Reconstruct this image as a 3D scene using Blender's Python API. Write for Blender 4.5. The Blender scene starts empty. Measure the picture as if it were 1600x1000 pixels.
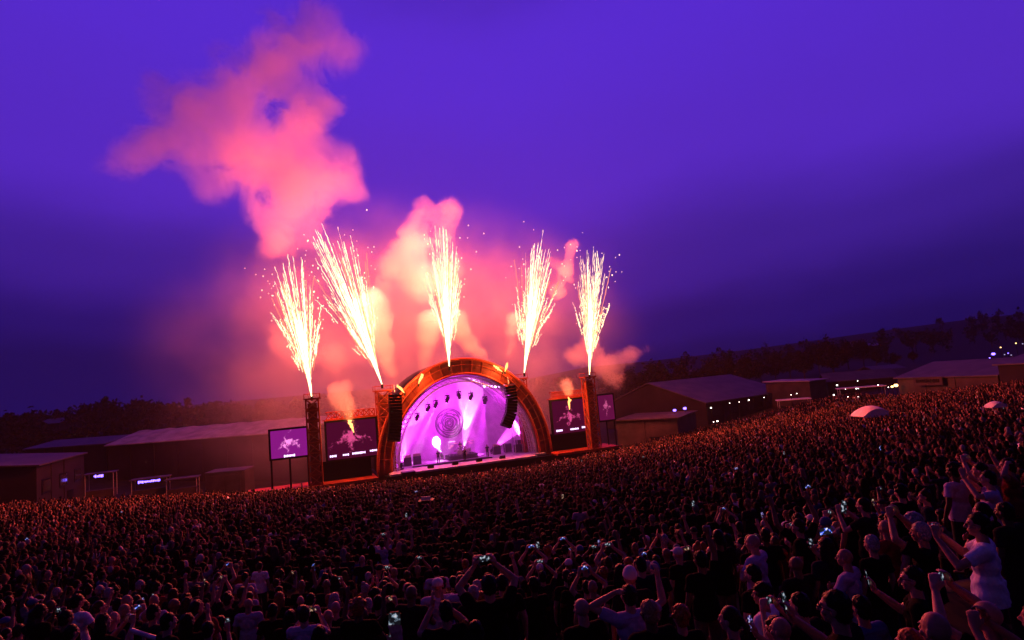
import bpy, bmesh, math, random
import numpy as np
from mathutils import Vector, Matrix, Euler
SC = bpy.context.scene
COL = SC.collection
R = math.radians
# ------------------------------------------------------------------ camera
F = 950.0                      # focal length in pixels of the 1600 wide photo
PITCH = math.atan(97 / F)
ROLL = R(5.0)
fw = Vector((0, math.cos(PITCH), math.sin(PITCH)))
r0 = Vector((1, 0, 0)); u0 = Vector((0, -math.sin(PITCH), math.cos(PITCH)))
CR = r0 * math.cos(ROLL) - u0 * math.sin(ROLL)
CU = r0 * math.sin(ROLL) + u0 * math.cos(ROLL)
cam = bpy.data.cameras.new('camera')
camo = bpy.data.objects.new('camera', cam); COL.objects.link(camo)
cam.sensor_width = 36; cam.lens = F / 1600 * 36
cam.clip_start = 0.05; cam.clip_end = 4000
camo.matrix_world = Matrix((CR, CU, -fw)).transposed().to_4x4()
SC.camera = camo
# ------------------------------------------------------------------ world: dusk sky, purple blue
W = bpy.data.worlds.new('World'); SC.world = W; W.use_nodes = True
nt = W.node_tree; nt.nodes.clear()
def NN(nt, t, **kw):
    n = nt.nodes.new(t)
    for k, v in kw.items(): setattr(n, k, v)
    return n
def math_n(nt, op, a, b=None, c=None, clamp=False):
    n = NN(nt, 'ShaderNodeMath', operation=op, use_clamp=clamp)
    for i, v in enumerate((a, b, c)):
        if v is None: continue
        if isinstance(v, (int, float)): n.inputs[i].default_value = v
        else: nt.links.new(v, n.inputs[i])
    return n.outputs[0]
def ramp_n(nt, fac, stops, interp='EASE'):
    n = NN(nt, 'ShaderNodeValToRGB'); n.color_ramp.interpolation = interp
    el = n.color_ramp.elements
    while len(el) < len(stops): el.new(0.5)
    for e, (p, c) in zip(el, stops):
        e.position = p; e.color = (c[0], c[1], c[2], 1)
    nt.links.new(fac, n.inputs[0]); return n.outputs[0]
def srgb(r, g, b):
    f = lambda v: (v / 255 / 12.92) if v / 255 < .04045 else ((v / 255 + .055) / 1.055) ** 2.4
    return (f(r), f(g), f(b))
tc = NN(nt, 'ShaderNodeTexCoord'); sep = NN(nt, 'ShaderNodeSeparateXYZ')
nt.links.new(tc.outputs['Generated'], sep.inputs[0])
nz = NN(nt, 'ShaderNodeTexNoise'); nz.inputs['Scale'].default_value = 1.5; nz.inputs['Detail'].default_value = 6
mp = NN(nt, 'ShaderNodeMapping'); mp.inputs['Scale'].default_value = (1, 1, 3.0); mp.inputs['Rotation'].default_value = (0, R(-14), 0)
nt.links.new(tc.outputs['Generated'], mp.inputs[0]); nt.links.new(mp.outputs[0], nz.inputs['Vector'])
elev = math_n(nt, 'MULTIPLY_ADD', math_n(nt, 'SUBTRACT', nz.outputs['Fac'], 0.5), 0.20, sep.outputs['Z'])
elev = math_n(nt, 'MULTIPLY_ADD', math_n(nt, 'MAXIMUM', sep.outputs['X'], 0.0), -0.07, elev)
elev = math_n(nt, 'MULTIPLY_ADD', math_n(nt, 'MINIMUM', sep.outputs['X'], 0.0), 0.10, elev)
skyc = ramp_n(nt, elev, [(0.0, srgb(19, 11, 86)), (0.07, srgb(31, 16, 110)), (0.17, srgb(56, 27, 148)),
                         (0.30, srgb(80, 38, 194)), (0.50, srgb(82, 40, 208)), (0.70, srgb(24, 15, 90)), (1.0, srgb(10, 7, 44))])
nish = NN(nt, 'ShaderNodeTexSky', sky_type='NISHITA'); nish.sun_disc = False
nish.sun_elevation = R(-4); nish.sun_rotation = R(150)
mixs = NN(nt, 'ShaderNodeMix', data_type='RGBA', blend_type='ADD'); mixs.inputs[0].default_value = 0.15
nt.links.new(skyc, mixs.inputs[6]); nt.links.new(nish.outputs[0], mixs.inputs[7])
bg = NN(nt, 'ShaderNodeBackground'); wo = NN(nt, 'ShaderNodeOutputWorld')
nt.links.new(mixs.outputs[2], bg.inputs[0])
nt.links.new(math_n(nt, 'MINIMUM', math_n(nt, 'MAXIMUM', math_n(nt, 'MULTIPLY_ADD', sep.outputs['Y'], 1.3, 0.40), 0.14), 1.0), bg.inputs[1])
nt.links.new(bg.outputs[0], wo.inputs[0])
# last daylight through the overcast, far below the stage light
sl = bpy.data.lights.new('sun', 'SUN'); sl.energy = 0.03; sl.angle = R(20); sl.color = (.5, .35, 1)
so = bpy.data.objects.new('sun', sl); COL.objects.link(so); so.rotation_euler = (R(35), 0, R(-30))
vs = SC.view_settings; vs.view_transform = 'Standard'; vs.look = 'None'; vs.exposure = 0.0; vs.gamma = 1.0
cy = SC.cycles
cy.use_denoising = True; cy.max_bounces = 5; cy.diffuse_bounces = 2; cy.glossy_bounces = 2
cy.transparent_max_bounces = 8; cy.volume_bounces = 2
cy.volume_step_rate = 1.2; cy.volume_max_steps = 256
cy.caustics_reflective = False; cy.caustics_refractive = False; cy.sample_clamp_indirect = 4
PYRO_W = 21500.0               # watts of each lamp in a pyro fountain
PYRO_C = (1.0, 0.10, 0.05)
HAZE_D = 0.00016
# ------------------------------------------------------------------ picture to place
def ray(px, py):
    return (CR * ((px - 800) / F) + CU * ((500 - py) / F) + fw)
def at(px, py, Y):
    d = ray(px, py); return d * (Y / d.y)
def proj(x, y, z):             # arrays ok
    cx = x * CR.x + y * CR.y + z * CR.z; cyy = x * CU.x + y * CU.y + z * CU.z
    cz = x * fw.x + y * fw.y + z * fw.z
    return 800 + F * cx / cz, 500 - F * cyy / cz, cz
def sstep(a, b, v):
    t = np.clip((v - a) / (b - a), 0, 1); return t * t * (3 - 2 * t)
def gh(x, y):                  # height of the ground; the camera is at 0
    x = np.asarray(x, float); y = np.asarray(y, float)
    xr = np.clip(x, 0, 90); xl = np.clip(-x, 0, 110); yy = np.clip(y, -8, 95)
    h = -4.62 - .093 * yy + 2.0 * np.exp(-(y / 6) ** 2)
    h = h + .05 * xr + .0005 * xr ** 2 + .0004 * xl ** 2
    h = h - .9 * np.exp(-((x + 15) / 32) ** 2) * sstep(42, 74, y)
    h = h + 1.0 * np.exp(-((x - 4.2) ** 2 + (y - 5) ** 2) / 20.5)
    h = h + 24 * np.exp(-((x - 520) / 260) ** 2 - ((y - 560) / 260) ** 2) + 16 * sstep(450, 850, y)
    return h
HEADS = [(1530, 820, 6.5), (1308, 952, 4.6), (1428, 905, 6.2), (1440, 832, 7.5), (1446, 776, 11.5), (1322, 872, 8.5), (1350, 790, 10), (1545, 748, 9.5), (1575, 728, 10),
         (1465, 985, 4.5), (1425, 1010, 4.7), (1222, 985, 5.9), (983, 931, 7.6), (910, 952, 7.6), (1060, 866, 11.5), (1178, 848, 9.5), (1064, 965, 7.2), (1142, 968, 6.2), (1192, 930, 7.4),
         (764, 915, 8.6), (684, 915, 11.5), (262, 972, 9.0), (160, 972, 9.4), (475, 960, 9.5), (120, 940, 11), (640, 1070, 4.4)]
gbase = gh
FP = [at(*h) for h in HEADS]; FX = np.array([(p.x, p.y) for p in FP]); SIG = 1.15
FW = np.linalg.solve(np.exp(-((FX[:, None] - FX[None]) ** 2).sum(2) / (2 * SIG ** 2)) + (.02) * np.eye(len(FX)), np.array([p.z - 1.64 for p in FP]) - gbase(FX[:, 0], FX[:, 1]))
def gh(x, y):                  # the slope, smoothed through the spots where the nearest people stand
    x = np.asarray(x, float); y = np.asarray(y, float); h = gbase(x, y)
    for (fx, fy), w in zip(FX, FW): h = h + w * np.exp(-((x - fx) ** 2 + (y - fy) ** 2) / (2 * SIG ** 2))
    return h
def on_heads(px, py, hh=1.62):  # where the line of sight meets the level of heads; nearest known depth first
    d = ray(px, py)
    for hx, hy, Y in HEADS:
        if abs(hx - px) < 4 and abs(hy - py) < 6: return d * (Y / d.y)
    t = 6.0
    for i in range(4000):
        p = d * t
        if p.z < float(gh(p.x, p.y)) + hh: return p
        t *= 1.003
    return d * t
PSI = R(20)
S = at(733, 722, 86.0)
SU = Vector((math.cos(PSI), math.sin(PSI), 0)); SW = Vector((-math.sin(PSI), math.cos(PSI), 0))
def st(u, v, w): return S + SU * u + SW * w + Vector((0, 0, v))
def suv(px, py, w=0.0):        # a pixel on the stage plane w metres behind its front -> (u, v)
    d = ray(px, py); t = (S.dot(SW) + w) / d.dot(SW); p = d * t - S
    return p.dot(SU), p.z
# ------------------------------------------------------------------ mesh building
class MB:
    def __init__(s): s.v = []; s.f = []
    def add(s, vs, fs):
        o = len(s.v); s.v += [tuple(p) for p in vs]; s.f += [tuple(i + o for i in f) for f in fs]; return s
    def box(s, c, d, rz=0.0, ax=None):
        x, y, z = d[0] / 2, d[1] / 2, d[2] / 2
        ps = [Vector((i, j, k)) for k in (-z, z) for i, j in ((-x, -y), (x, -y), (x, y), (-x, y))]
        M = ax if ax is not None else Matrix.Rotation(rz, 3, 'Z')
        return s.add([M @ p + Vector(c) for p in ps], [(3, 2, 1, 0), (4, 5, 6, 7), (0, 1, 5, 4), (1, 2, 6, 5), (2, 3, 7, 6), (3, 0, 4, 7)])
    def tube(s, pts, rad, n=8, cap=True, squash=1.0):
        pts = [Vector(p) for p in pts]
        if not hasattr(rad, '__len__'): rad = [rad] * len(pts)
        vs, fs = [], []; prev = None
        for i, p in enumerate(pts):
            t = (pts[min(i + 1, len(pts) - 1)] - pts[max(i - 1, 0)])
            t = t.normalized() if t.length > 1e-9 else Vector((0, 0, 1))
            a = prev if prev is not None else (Vector((1, 0, 0)) if abs(t.x) < .8 else Vector((0, 1, 0)))
            a = (a - t * a.dot(t)).normalized(); prev = a; b = t.cross(a)
            for k in range(n):
                q = 2 * math.pi * k / n
                vs.append(p + (a * math.cos(q) + b * math.sin(q) * squash) * rad[i])
        for i in range(len(pts) - 1):
            for k in range(n):
                k2 = (k + 1) % n; fs.append((i * n + k, i * n + k2, (i + 1) * n + k2, (i + 1) * n + k))
        if cap:
            fs.append(tuple(range(n - 1, -1, -1))); fs.append(tuple(range((len(pts) - 1) * n, len(pts) * n)))
        return s.add(vs, fs)
    def cap(s, a, b, ra, rb, n=12):   # round ended tapered limb
        a, b = Vector(a), Vector(b); t = (b - a); L = t.length; t = t / max(L, 1e-6)
        pts, rs = [], []
        for q in (85, 60, 35, 12): pts.append(a - t * ra * math.sin(R(q))); rs.append(ra * math.cos(R(q)))
        pts.append(a); rs.append(ra); pts.append(b); rs.append(rb)
        for q in (12, 35, 60, 85): pts.append(b + t * rb * math.sin(R(q))); rs.append(rb * math.cos(R(q)))
        return s.tube(pts, rs, n)
    def ell(s, c, r, n=14, m=9, rot=None):
        vs, fs = [], []; c = Vector(c)
        for i in range(m + 1):
            ph = math.pi * (i + (.12 if i == 0 else -.12 if i == m else 0)) / m
            for k in range(n):
                q = 2 * math.pi * k / n
                p = Vector((r[0] * math.sin(ph) * math.cos(q), r[1] * math.sin(ph) * math.sin(q), r[2] * math.cos(ph)))
                vs.append((rot @ p if rot else p) + c)
        for i in range(m):
            for k in range(n):
                k2 = (k + 1) % n; fs.append((i * n + k, (i + 1) * n + k, (i + 1) * n + k2, i * n + k2))
        fs.append(tuple(range(n))); fs.append(tuple(range((m + 1) * n - 1, m * n - 1, -1)))
        return s.add(vs, fs)
    def prism(s, poly, d):            # polygon of points pushed along vector d
        n = len(poly); P = [Vector(p) for p in poly]; D = Vector(d)
        return s.add(P + [p + D for p in P], [tuple(range(n))[::-1], tuple(range(n, 2 * n))] + [(i, (i + 1) % n, n + (i + 1) % n, n + i) for i in range(n)])
    def mesh(s, name):
        me = bpy.data.meshes.new(name); me.from_pydata(s.v, [], s.f); me.update(); return me
    def build(s, name, mat, parent=None, loc=None, rz=None, smooth=False):
        me = s.mesh(name); me.materials.append(mat)
        if smooth: me.shade_smooth()
        return link(name, me, parent, loc, rz)
def link(name, data, parent=None, loc=None, rz=None):
    o = bpy.data.objects.new(name, data); COL.objects.link(o)
    if parent: o.parent = parent
    if loc is not None: o.location = loc
    if rz is not None: o.rotation_euler = (0, 0, rz)
    return o
def tag(o, label, cat, group=None, kind=None):
    o['label'] = label; o['category'] = cat
    if group: o['group'] = group
    if kind: o['kind'] = kind
    return o
def thing(name, label, cat, loc=(0, 0, 0), rz=0.0, group=None):
    return tag(link(name, None, None, loc, rz), label, cat, group)
def copy_tree(o, parent=None):
    c = o.copy(); COL.objects.link(c)
    if parent: c.parent = parent
    for ch in o.children: copy_tree(ch, c)
    return c
# ------------------------------------------------------------------ materials
def mat(name, col, rough=.6, metal=0.0, var=.25, scale=6.0, bump=0.0, spec=.3):
    m = bpy.data.materials.new(name); m.use_nodes = True; nt = m.node_tree
    b = nt.nodes['Principled BSDF']; b.inputs['Roughness'].default_value = rough; b.inputs['Metallic'].default_value = metal
    b.inputs['Specular IOR Level'].default_value = spec
    t = NN(nt, 'ShaderNodeTexCoord'); n = NN(nt, 'ShaderNodeTexNoise'); n.inputs['Scale'].default_value = scale; n.inputs['Detail'].default_value = 5
    nt.links.new(t.outputs['Object'], n.inputs['Vector'])
    lo = tuple(c * (1 - var) for c in col); hi = tuple(min(1, c * (1 + var)) for c in col)
    nt.links.new(ramp_n(nt, n.outputs['Fac'], [(.3, lo), (.7, hi)]), b.inputs['Base Color'])
    if bump:
        bp = NN(nt, 'ShaderNodeBump'); bp.inputs['Strength'].default_value = bump; bp.inputs['Distance'].default_value = .05
        nt.links.new(n.outputs['Fac'], bp.inputs['Height']); nt.links.new(bp.outputs[0], b.inputs['Normal'])
    return m
def emit(name, col, s, var=0.0, scale=3.0):
    m = bpy.data.materials.new(name); m.use_nodes = True; nt = m.node_tree; nt.nodes.clear()
    e = NN(nt, 'ShaderNodeEmission'); o = NN(nt, 'ShaderNodeOutputMaterial'); e.inputs[0].default_value = (*col, 1); e.inputs[1].default_value = s
    nt.links.new(e.outputs[0], o.inputs[0]); m.cycles.emission_sampling = 'NONE'
    if var:
        t = NN(nt, 'ShaderNodeTexCoord'); n = NN(nt, 'ShaderNodeTexNoise'); n.inputs['Scale'].default_value = scale
        nt.links.new(t.outputs['Object'], n.inputs['Vector'])
        nt.links.new(math_n(nt, 'MULTIPLY_ADD', n.outputs['Fac'], s * var * 2, s * (1 - var)), e.inputs[1])
    return m
M = dict(
    ground=mat('trampled_grass', (.008, .0085, .006), .95, var=.5, scale=.8, bump=.5),
    black=mat('black_paint', (.005, .005, .0055), .6, var=.3, spec=.1),
    blackmat=mat('black_cloth', (.003, .003, .0035), .9, var=.4, spec=.05),
    steel=mat('truss_steel', (.55, .52, .50), .45, .55, var=.2),
    fascia=mat('arch_panel', (.17, .020, .005), .6, .0, var=.3, scale=1.2),
    rib=mat('arch_rib', (.30, .040, .010), .5, .0),
    shell=mat('vault_lining', (.30, .27, .30), .7, var=.3, scale=.7),
    deck=mat('stage_floor', (.30, .28, .29), .35, var=.35, scale=1.0),
    backdrop=mat('backdrop_cloth', (.5, .34, .50), .8, var=.25, scale=.6),
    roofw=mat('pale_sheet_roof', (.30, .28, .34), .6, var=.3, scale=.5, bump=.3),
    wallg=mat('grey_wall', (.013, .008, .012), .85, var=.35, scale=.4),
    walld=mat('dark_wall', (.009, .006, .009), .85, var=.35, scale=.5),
    roofd=mat('dark_sheet_roof', (.05, .046, .056), .6, var=.3, scale=.4),
    tent=mat('tent_canvas', (.80, .78, .78), .7, var=.08, scale=2),
    concrete=mat('concrete', (.04, .03, .037), .9, var=.3, scale=.6),
    bark=mat('bark', (.05, .04, .03), .95), leaf=mat('tree_leaves', (.012, .016, .010), .8, var=.6, scale=.5),
    wingdeck=mat('orange_deck', (.26, .034, .010), .6, var=.3, scale=.8), wood=mat('plywood', (.25, .18, .12), .7),
    white=emit('white_lamp', (1, .9, .8), 9.0), dimw=emit('dim_lamp', (.7, .6, 1.0), .7), blue=emit('blue_lamp', (.18, .10, 1.0), 6.0), warm=emit('warm_lamp', (1, .55, .2), 5.0),
    lens=emit('purple_lens', (.75, .35, 1.0), 16.0),
    spark=emit('spark_white', (1, .70, .36), 4.2), sparko=emit('spark_gold', (1, .36, .12), 2.0),
    core=emit('spark_core', (1, .76, .38), 4.5), flame=emit('flame_gold', (1, .42, .11), 3.0, .3, 1.2),
)
# ------------------------------------------------------------------ ground and hills
def sheet():
    xs = np.sinh(np.linspace(-4.6, 4.6, 161)) / math.sinh(4.6) * 690; ys = -26 + (np.sinh(np.linspace(0, 4.2, 170)) / math.sinh(4.2)) * 960
    X, Y = np.meshgrid(xs, ys); Z = gh(X, Y)
    m = MB(); m.v = list(map(tuple, np.stack([X.ravel(), Y.ravel(), Z.ravel()], 1))); nx = len(xs)
    m.f = [(j * nx + i, j * nx + i + 1, (j + 1) * nx + i + 1, (j + 1) * nx + i) for j in range(len(ys) - 1) for i in range(nx - 1)]
    o = m.build('ground', M['ground'], smooth=True); o['kind'] = 'structure'
sheet()
# ------------------------------------------------------------------ haze (the air itself)
def vol_mat(name, dens, col=(.9, .9, .9), aniso=0.0):
    m = bpy.data.materials.new(name); m.use_nodes = True; nt = m.node_tree; nt.nodes.clear()
    o = NN(nt, 'ShaderNodeOutputMaterial'); p = NN(nt, 'ShaderNodeVolumePrincipled')
    p.inputs['Density'].default_value = dens; p.inputs['Color'].default_value = (*col, 1); p.inputs['Anisotropy'].default_value = aniso
    nt.links.new(p.outputs[0], o.inputs['Volume']); return m
hz = MB().box((0, 455, 38), (1400, 990, 112)).build('haze', vol_mat('haze_air', HAZE_D, (.95, .95, .95))); hz['kind'] = 'stuff'
# ------------------------------------------------------------------ stage
gz = float(gh(S.x, S.y)) - S.z                # ground below the deck
def sthing(name, label, cat, u, v, w, group=None): return thing(name, label, cat, st(u, v, w), PSI, group)
AO, BO, AI, BI = 12.4, 14.3, 10.7, 12.35      # outer and inner half width and height of the arch
def arc(a, b, n=60, q0=0, q1=180): return [(a * math.cos(R(180 - q0 - (q1 - q0) * i / n)), b * math.sin(R(180 - q0 - (q1 - q0) * i / n))) for i in range(n + 1)]
def build_stage():
    t = sthing('concert_stage', 'large vaulted concert stage with a glowing orange arch and purple lit interior', 'stage', 0, 0, 0)
    # fascia: ring with thickness
    o, i = arc(AO, BO), arc(AI, BI); n = len(o)
    vs = [(p[0], .15, p[1]) for p in o] + [(p[0], .15, p[1]) for p in i] + [(p[0], .9, p[1]) for p in o] + [(p[0], .9, p[1]) for p in i]
    fs = []
    for k in range(n - 1):
        fs += [(k, k + 1, n + k + 1, n + k), (2 * n + k, 3 * n + k, 3 * n + k + 1, 2 * n + k + 1), (k, 2 * n + k, 2 * n + k + 1, k + 1), (n + k, n + k + 1, 3 * n + k + 1, 3 * n + k)]
    m = MB().add(vs, fs)
    fa = m.build('arch', M['fascia'], t)
    for a, b, r, nm in ((AO + .05, BO + .05, .20, 'edge_tube'), (AI - .05, BI - .05, .17, 'edge_tube'), (AO - .75, BO - .75, .07, 'edge_tube')):
        MB().tube([(p[0], -.02, p[1]) for p in arc(a, b, 72)], r, 8).build(nm, M['rib'], fa, smooth=True)
    for k in range(1, 24):
        q = R(k * 7.5); p0 = Vector((AI * math.cos(q), .06, BI * math.sin(q))); p1 = Vector((AO * math.cos(q), .06, BO * math.sin(q)))
        MB().tube([p0, p1], .055, 6).build('rib', M['rib'], fa)
    # inner lattice truss behind the opening's edge
    lt = MB(); a2 = arc(AI - .45, BI - .45, 48); a3 = arc(AI - 1.15, BI - 1.15, 48)
    for w in (.5, 1.4):
        lt.tube([(p[0], w, p[1]) for p in a2], .07, 5); lt.tube([(p[0], w, p[1]) for p in a3], .07, 5)
        for k in range(48):
            lt.tube([(a2[k][0], w, a2[k][1]), (a3[k + 1][0], w, a3[k + 1][1])], .04, 4); lt.tube([(a3[k][0], w, a3[k][1]), (a2[k + 1][0], w, a2[k + 1][1])], .04, 4)
    lt.build('lattice_truss', M['steel'], t)
    # vault: outer roof and lining
    for nm, a, b, w0, w1, mm in (('roof', AO, BO, .9, 11.5, M['black']), ('vault_lining', AI, BI, .9, 11.4, M['shell'])):
        q = arc(a, b, 60); n = len(q); th = .12
        vs = [(p[0], w0, p[1]) for p in q] + [(p[0], w1, p[1]) for p in q] + [(p[0] * (1 - th / a), w0, p[1] * (1 - th / b)) for p in q] + [(p[0] * (1 - th / a), w1, p[1] * (1 - th / b)) for p in q]
        fs = []
        for k in range(n - 1): fs += [(k, n + k, n + k + 1, k + 1), (2 * n + k, 2 * n + k + 1, 3 * n + k + 1, 3 * n + k), (k, k + 1, 2 * n + k + 1, 2 * n + k), (n + k, 3 * n + k, 3 * n + k + 1, n + k + 1)]
        MB().add(vs, fs).build(nm, mm, t, smooth=True)
    ln = MB()
    for k in range(1, 12): ln.tube([((AI - .15) * math.cos(R(k * 15)), 1.7, (BI - .15) * math.sin(R(k * 15))), ((AI - .15) * math.cos(R(k * 15)), 11.2, (BI - .15) * math.sin(R(k * 15)))], .05, 5)
    for w in (4, 7, 10): ln.tube([(p[0], w, p[1]) for p in arc(AI - .2, BI - .2, 48)], .08, 5)
    ln.build('vault_rib', M['steel'], t)
    # back wall closing the vault
    q = arc(AI, BI, 48); MB().prism([(p[0], 11.4, p[1]) for p in q], (0, .15, 0)).build('back_wall', M['shell'], t)
    # floor, thrust lip and skirt
    MB().box((.2, 5.2, -.1), (22.2, 12.0, .2)).build('floor', M['deck'], t)
    MB().box((-1.0, -1.7, -.12), (20.4, 1.79, .24)).build('floor_lip', M['deck'], t)
    MB().box((0, -1.2, gz / 2 - .13), (23.4, 2.2, -gz - .32)).build('skirt', M['blackmat'], t)
    for s in (-1, 1): MB().box((s * 11.55, .6, gz / 2), (1.75, 1.0, -gz)).build('arch_foot', M['fascia'], t)
    MB().box((0, 6, gz / 2 - .2), (24.6, 10.8, -gz - .4)).build('base', M['black'], t)
    st_ = MB()
    for k in range(3): st_.box((-2 + k * .9, 2.2 - k * .4, .06 + k * .0), (11 - k * 1.5, .5, .12))
    st_.build('floor_riser', M['black'], t)
    return t
build_stage()
def build_backdrop():
    u0, u1, w = -10.2, 5.8, 9.2
    t = sthing('stage_backdrop', 'pale backdrop with a round rose emblem hung across the back of the stage', 'backdrop', 0, 0, 0)
    poly = [(u, w, 0.02) for u in (u1, u0)]
    top = [(p[0], w, p[1]) for p in arc(AI - .5, BI - .5, 60) if u0 <= p[0] <= u1]
    MB().prism([(u0, w, .02)] + top + [(u1, w, .02)], (0, .08, 0)).build('cloth', M['backdrop'], t)
    cu, cv = suv(702, 661, w); rr = 2.15; random.seed(5)
    em = mat('rose_line', (.015, .003, .02), .8, spec=.0)
    m = MB()
    def loop(r, ph, wob, lob, n=70, a0=0, a1=360, th=.06):
        pts = []
        for i in range(n + 1):
            q = R(a0 + (a1 - a0) * i / n); k = r * (1 + wob * math.sin(lob * q + ph)); pts.append((cu + k * math.cos(q), w - .06, cv + k * math.sin(q)))
        m.tube(pts, th, 5, cap=False)
    loop(rr, 0, 0, 1, th=.11); loop(rr * .93, 0, 0, 1, th=.03)
    for k, r in enumerate((.82, .70, .58, .46, .35, .24, .14)):
        for j in range(3): loop(r * rr * random.uniform(.93, 1.06), random.random() * 6, .07, 3, 30, j * 120 + k * 47, j * 120 + k * 47 + 135, .085)
    m.build('rose_emblem', em, t)
build_backdrop()
# stage lamps: housing, yoke, glowing lens and the spot light itself
def spot(name, p, tgt, W_, col, ang, blend=.4, rad=.12):
    l = bpy.data.lights.new(name, 'SPOT'); l.energy = W_; l.color = col; l.spot_size = R(ang); l.spot_blend = blend; l.shadow_soft_size = rad
    o = link(name, l); o.location = p; o.rotation_euler = (Vector(tgt) - Vector(p)).to_track_quat('-Z', 'Y').to_euler(); return o
def point(name, p, W_, col, rad=.3):
    l = bpy.data.lights.new(name, 'POINT'); l.energy = W_; l.color = col; l.shadow_soft_size = rad
    o = link(name, l); o.location = p; return o
def stage_lamp(px, py, w, tgt_uvw, watts, col, ang, label, hang=True, s=1.0):
    u, v = suv(px, py, w); t = sthing('stage_lamp', label, 'stage lamp', u, v, w, 'moving lamps round the stage')
    p = st(u, v, w); d = (st(*tgt_uvw) - p).normalized()
    Ml = Matrix.Rotation(-PSI, 3, 'Z'); dl = Ml @ d
    sg = 1 if hang else -1
    y = MB(); y.box((0, 0, sg * .55 * s), (.7 * s, .3 * s, .2 * s)); y.box((.33 * s, 0, sg * .2 * s), (.07 * s, .16 * s, .6 * s)); y.box((-.33 * s, 0, sg * .2 * s), (.07 * s, .16 * s, .6 * s))
    if hang: y.tube([(0, 0, .6 * s), (0, 0, .95 * s)], .05, 6)
    y.build('yoke', M['black'], t)
    h = MB().tube([-dl * .45 * s, -dl * .35 * s, dl * .1 * s, dl * .5 * s], [.14 * s, .25 * s, .28 * s, .24 * s], 12).build('housing', M['black'], t)
    MB().tube([dl * .505 * s, dl * .52 * s], .21 * s, 12).build('lens', M['lens'], h)
    if watts: spot('lamp_light', p + d * (.56 * s), st(*tgt_uvw), watts, col, ang)
VIO = (.62, .03, 1.0); PNK = (.95, .08, .95); WHT = (1.0, .36, .95)
SPOTW = 34000.0
for i, (px, py, tu, wv) in enumerate([(652, 652, -8, 1), (669, 638, -9, .7), (681, 632, -6.5, 1), (699, 624, -4, 1), (717, 618, 3.2, 1.2), (736, 620, -2.5, 1.5), (758, 626, 3.6, 1.6)]):
    stage_lamp(px, py, 3.2, (tu, 0, 7.5 - (i % 2) * 2), SPOTW * wv, (VIO, PNK, WHT)[i % 3], 13,
               'black moving lamp hanging from the arched truss, %s from the left' % ('first', 'second', 'third', 'fourth', 'fifth', 'sixth', 'seventh')[i])
for i, (u, w, tu, tv, tw, wt, nm) in enumerate([(-9.2, 1.2, -6, 8, 8.8, 2.2, 'at the left front corner of the stage floor'), (-2.2, 7.2, -2.4, 2.2, 9.1, 1.6, 'below the rose emblem'),
        (5.4, 6.2, 11, 4, 8, 2.6, 'at the foot of the backdrop edge'), (-7.4, 7.5, -8, 9, 9, 1.5, 'behind the guitar amplifiers'), (1.4, 8.0, 3.4, 9, 9, 1.2, 'right behind the drum kit')]):
    p = st(u, .55, w); pxx, pyy, _ = proj(p.x, p.y, p.z)
    stage_lamp(pxx, pyy, w, (tu, tv, tw), SPOTW * wt, (PNK, WHT, PNK)[i % 3], 30, 'black floor lamp glowing purple ' + nm, False, .8)
# the bar of small lamps high at the right
u, v = suv(770, 605, 2.5)
bt = sthing('lamp_bar', 'bar of bright white blinder lamps high beneath the arch right of centre', 'lamp bar', u, v, 2.5)
MB().tube([(-1.4, 0, .3), (2.4, 0, -.25)], .09, 6).build('rail', M['steel'], bt)
for k in range(7): MB().ell((-1.3 + k * .55, -.15, .28 - k * .08), (.17, .1, .17), 10, 6).build('blinder', M['lens'], bt)
# added fill without fixtures: bare point lights that brighten the backdrop and vault
for k, (u, w, wt) in enumerate(((-7, 6, 2.2), (-1, 6, 2.2), (6.5, 5, .9))): point('added_fill_light', st(u, 8.5, w), 1000 * wt, (.85, .03, .95), .6)
# smoke that fills the vault
def vault_smoke():
    q = arc(AI - .25, BI - .25, 24); MB().prism([(p[0], 1.0, p[1] + .03) for p in q], (0, 8.1, 0)).build('stage_smoke', vol_mat('stage_smoke_air', .022), None, st(0, 0, 0), PSI)['kind'] = 'stuff'
vault_smoke()
# ------------------------------------------------------------------ band gear
def drum(m, c, ax, r, h): a = Vector(c); d = Vector(ax).normalized(); m.tube([a - d * h / 2, a + d * h / 2], r, 16)
def drum_kit():
    t = sthing('drum_kit', 'drum kit with many cymbals in the middle of the stage floor', 'drum kit', .4, 0, 5.0)
    MB().box((0, .6, .3), (4.2, 3.2, .6)).build('riser', M['black'], t)
    dm = mat('drum_shell', (.35, .3, .33), .3); br = mat('cymbal_brass', (.8, .6, .3), .3, .9)
    for c, ax, r, h in (((-.45, -.3, 1.0), (0, 1, 0), .38, .5), ((.45, -.3, 1.0), (0, 1, 0), .38, .5), ((-.5, -.1, 1.62), (0, -.3, 1), .2, .25), ((0, -.15, 1.66), (0, -.3, 1), .21, .27), ((.5, -.1, 1.62), (0, -.3, 1), .22, .28), ((1.15, .2, 1.15), (0, 0, 1), .27, .5), ((-.95, .3, 1.2), (0, 0, 1), .2, .2)):
        m = MB(); drum(m, c, ax, r, h); m.build('drum', dm, t)
    for k, (x, y, z) in enumerate(((-1.4, 0, 2.0), (-.9, -.35, 2.35), (.9, -.35, 2.35), (1.45, 0, 2.1), (-1.6, .5, 1.7), (1.8, .5, 2.4))):
        m = MB().tube([(x, y, z - .02), (x, y, z), (x, y, z + .03)], [.32, .3, .05], 14); c = m.build('cymbal', br, t)
        MB().tube([(x, y, .6), (x, y, z - .02)], .025, 5).build('stand', M['steel'], c)
    MB().tube([(-1.9, .1, .6), (-1.9, .1, 2.6), (1.9, .1, 2.6), (1.9, .1, .6)], .05, 6).build('rack', M['steel'], t)
drum_kit()
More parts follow.
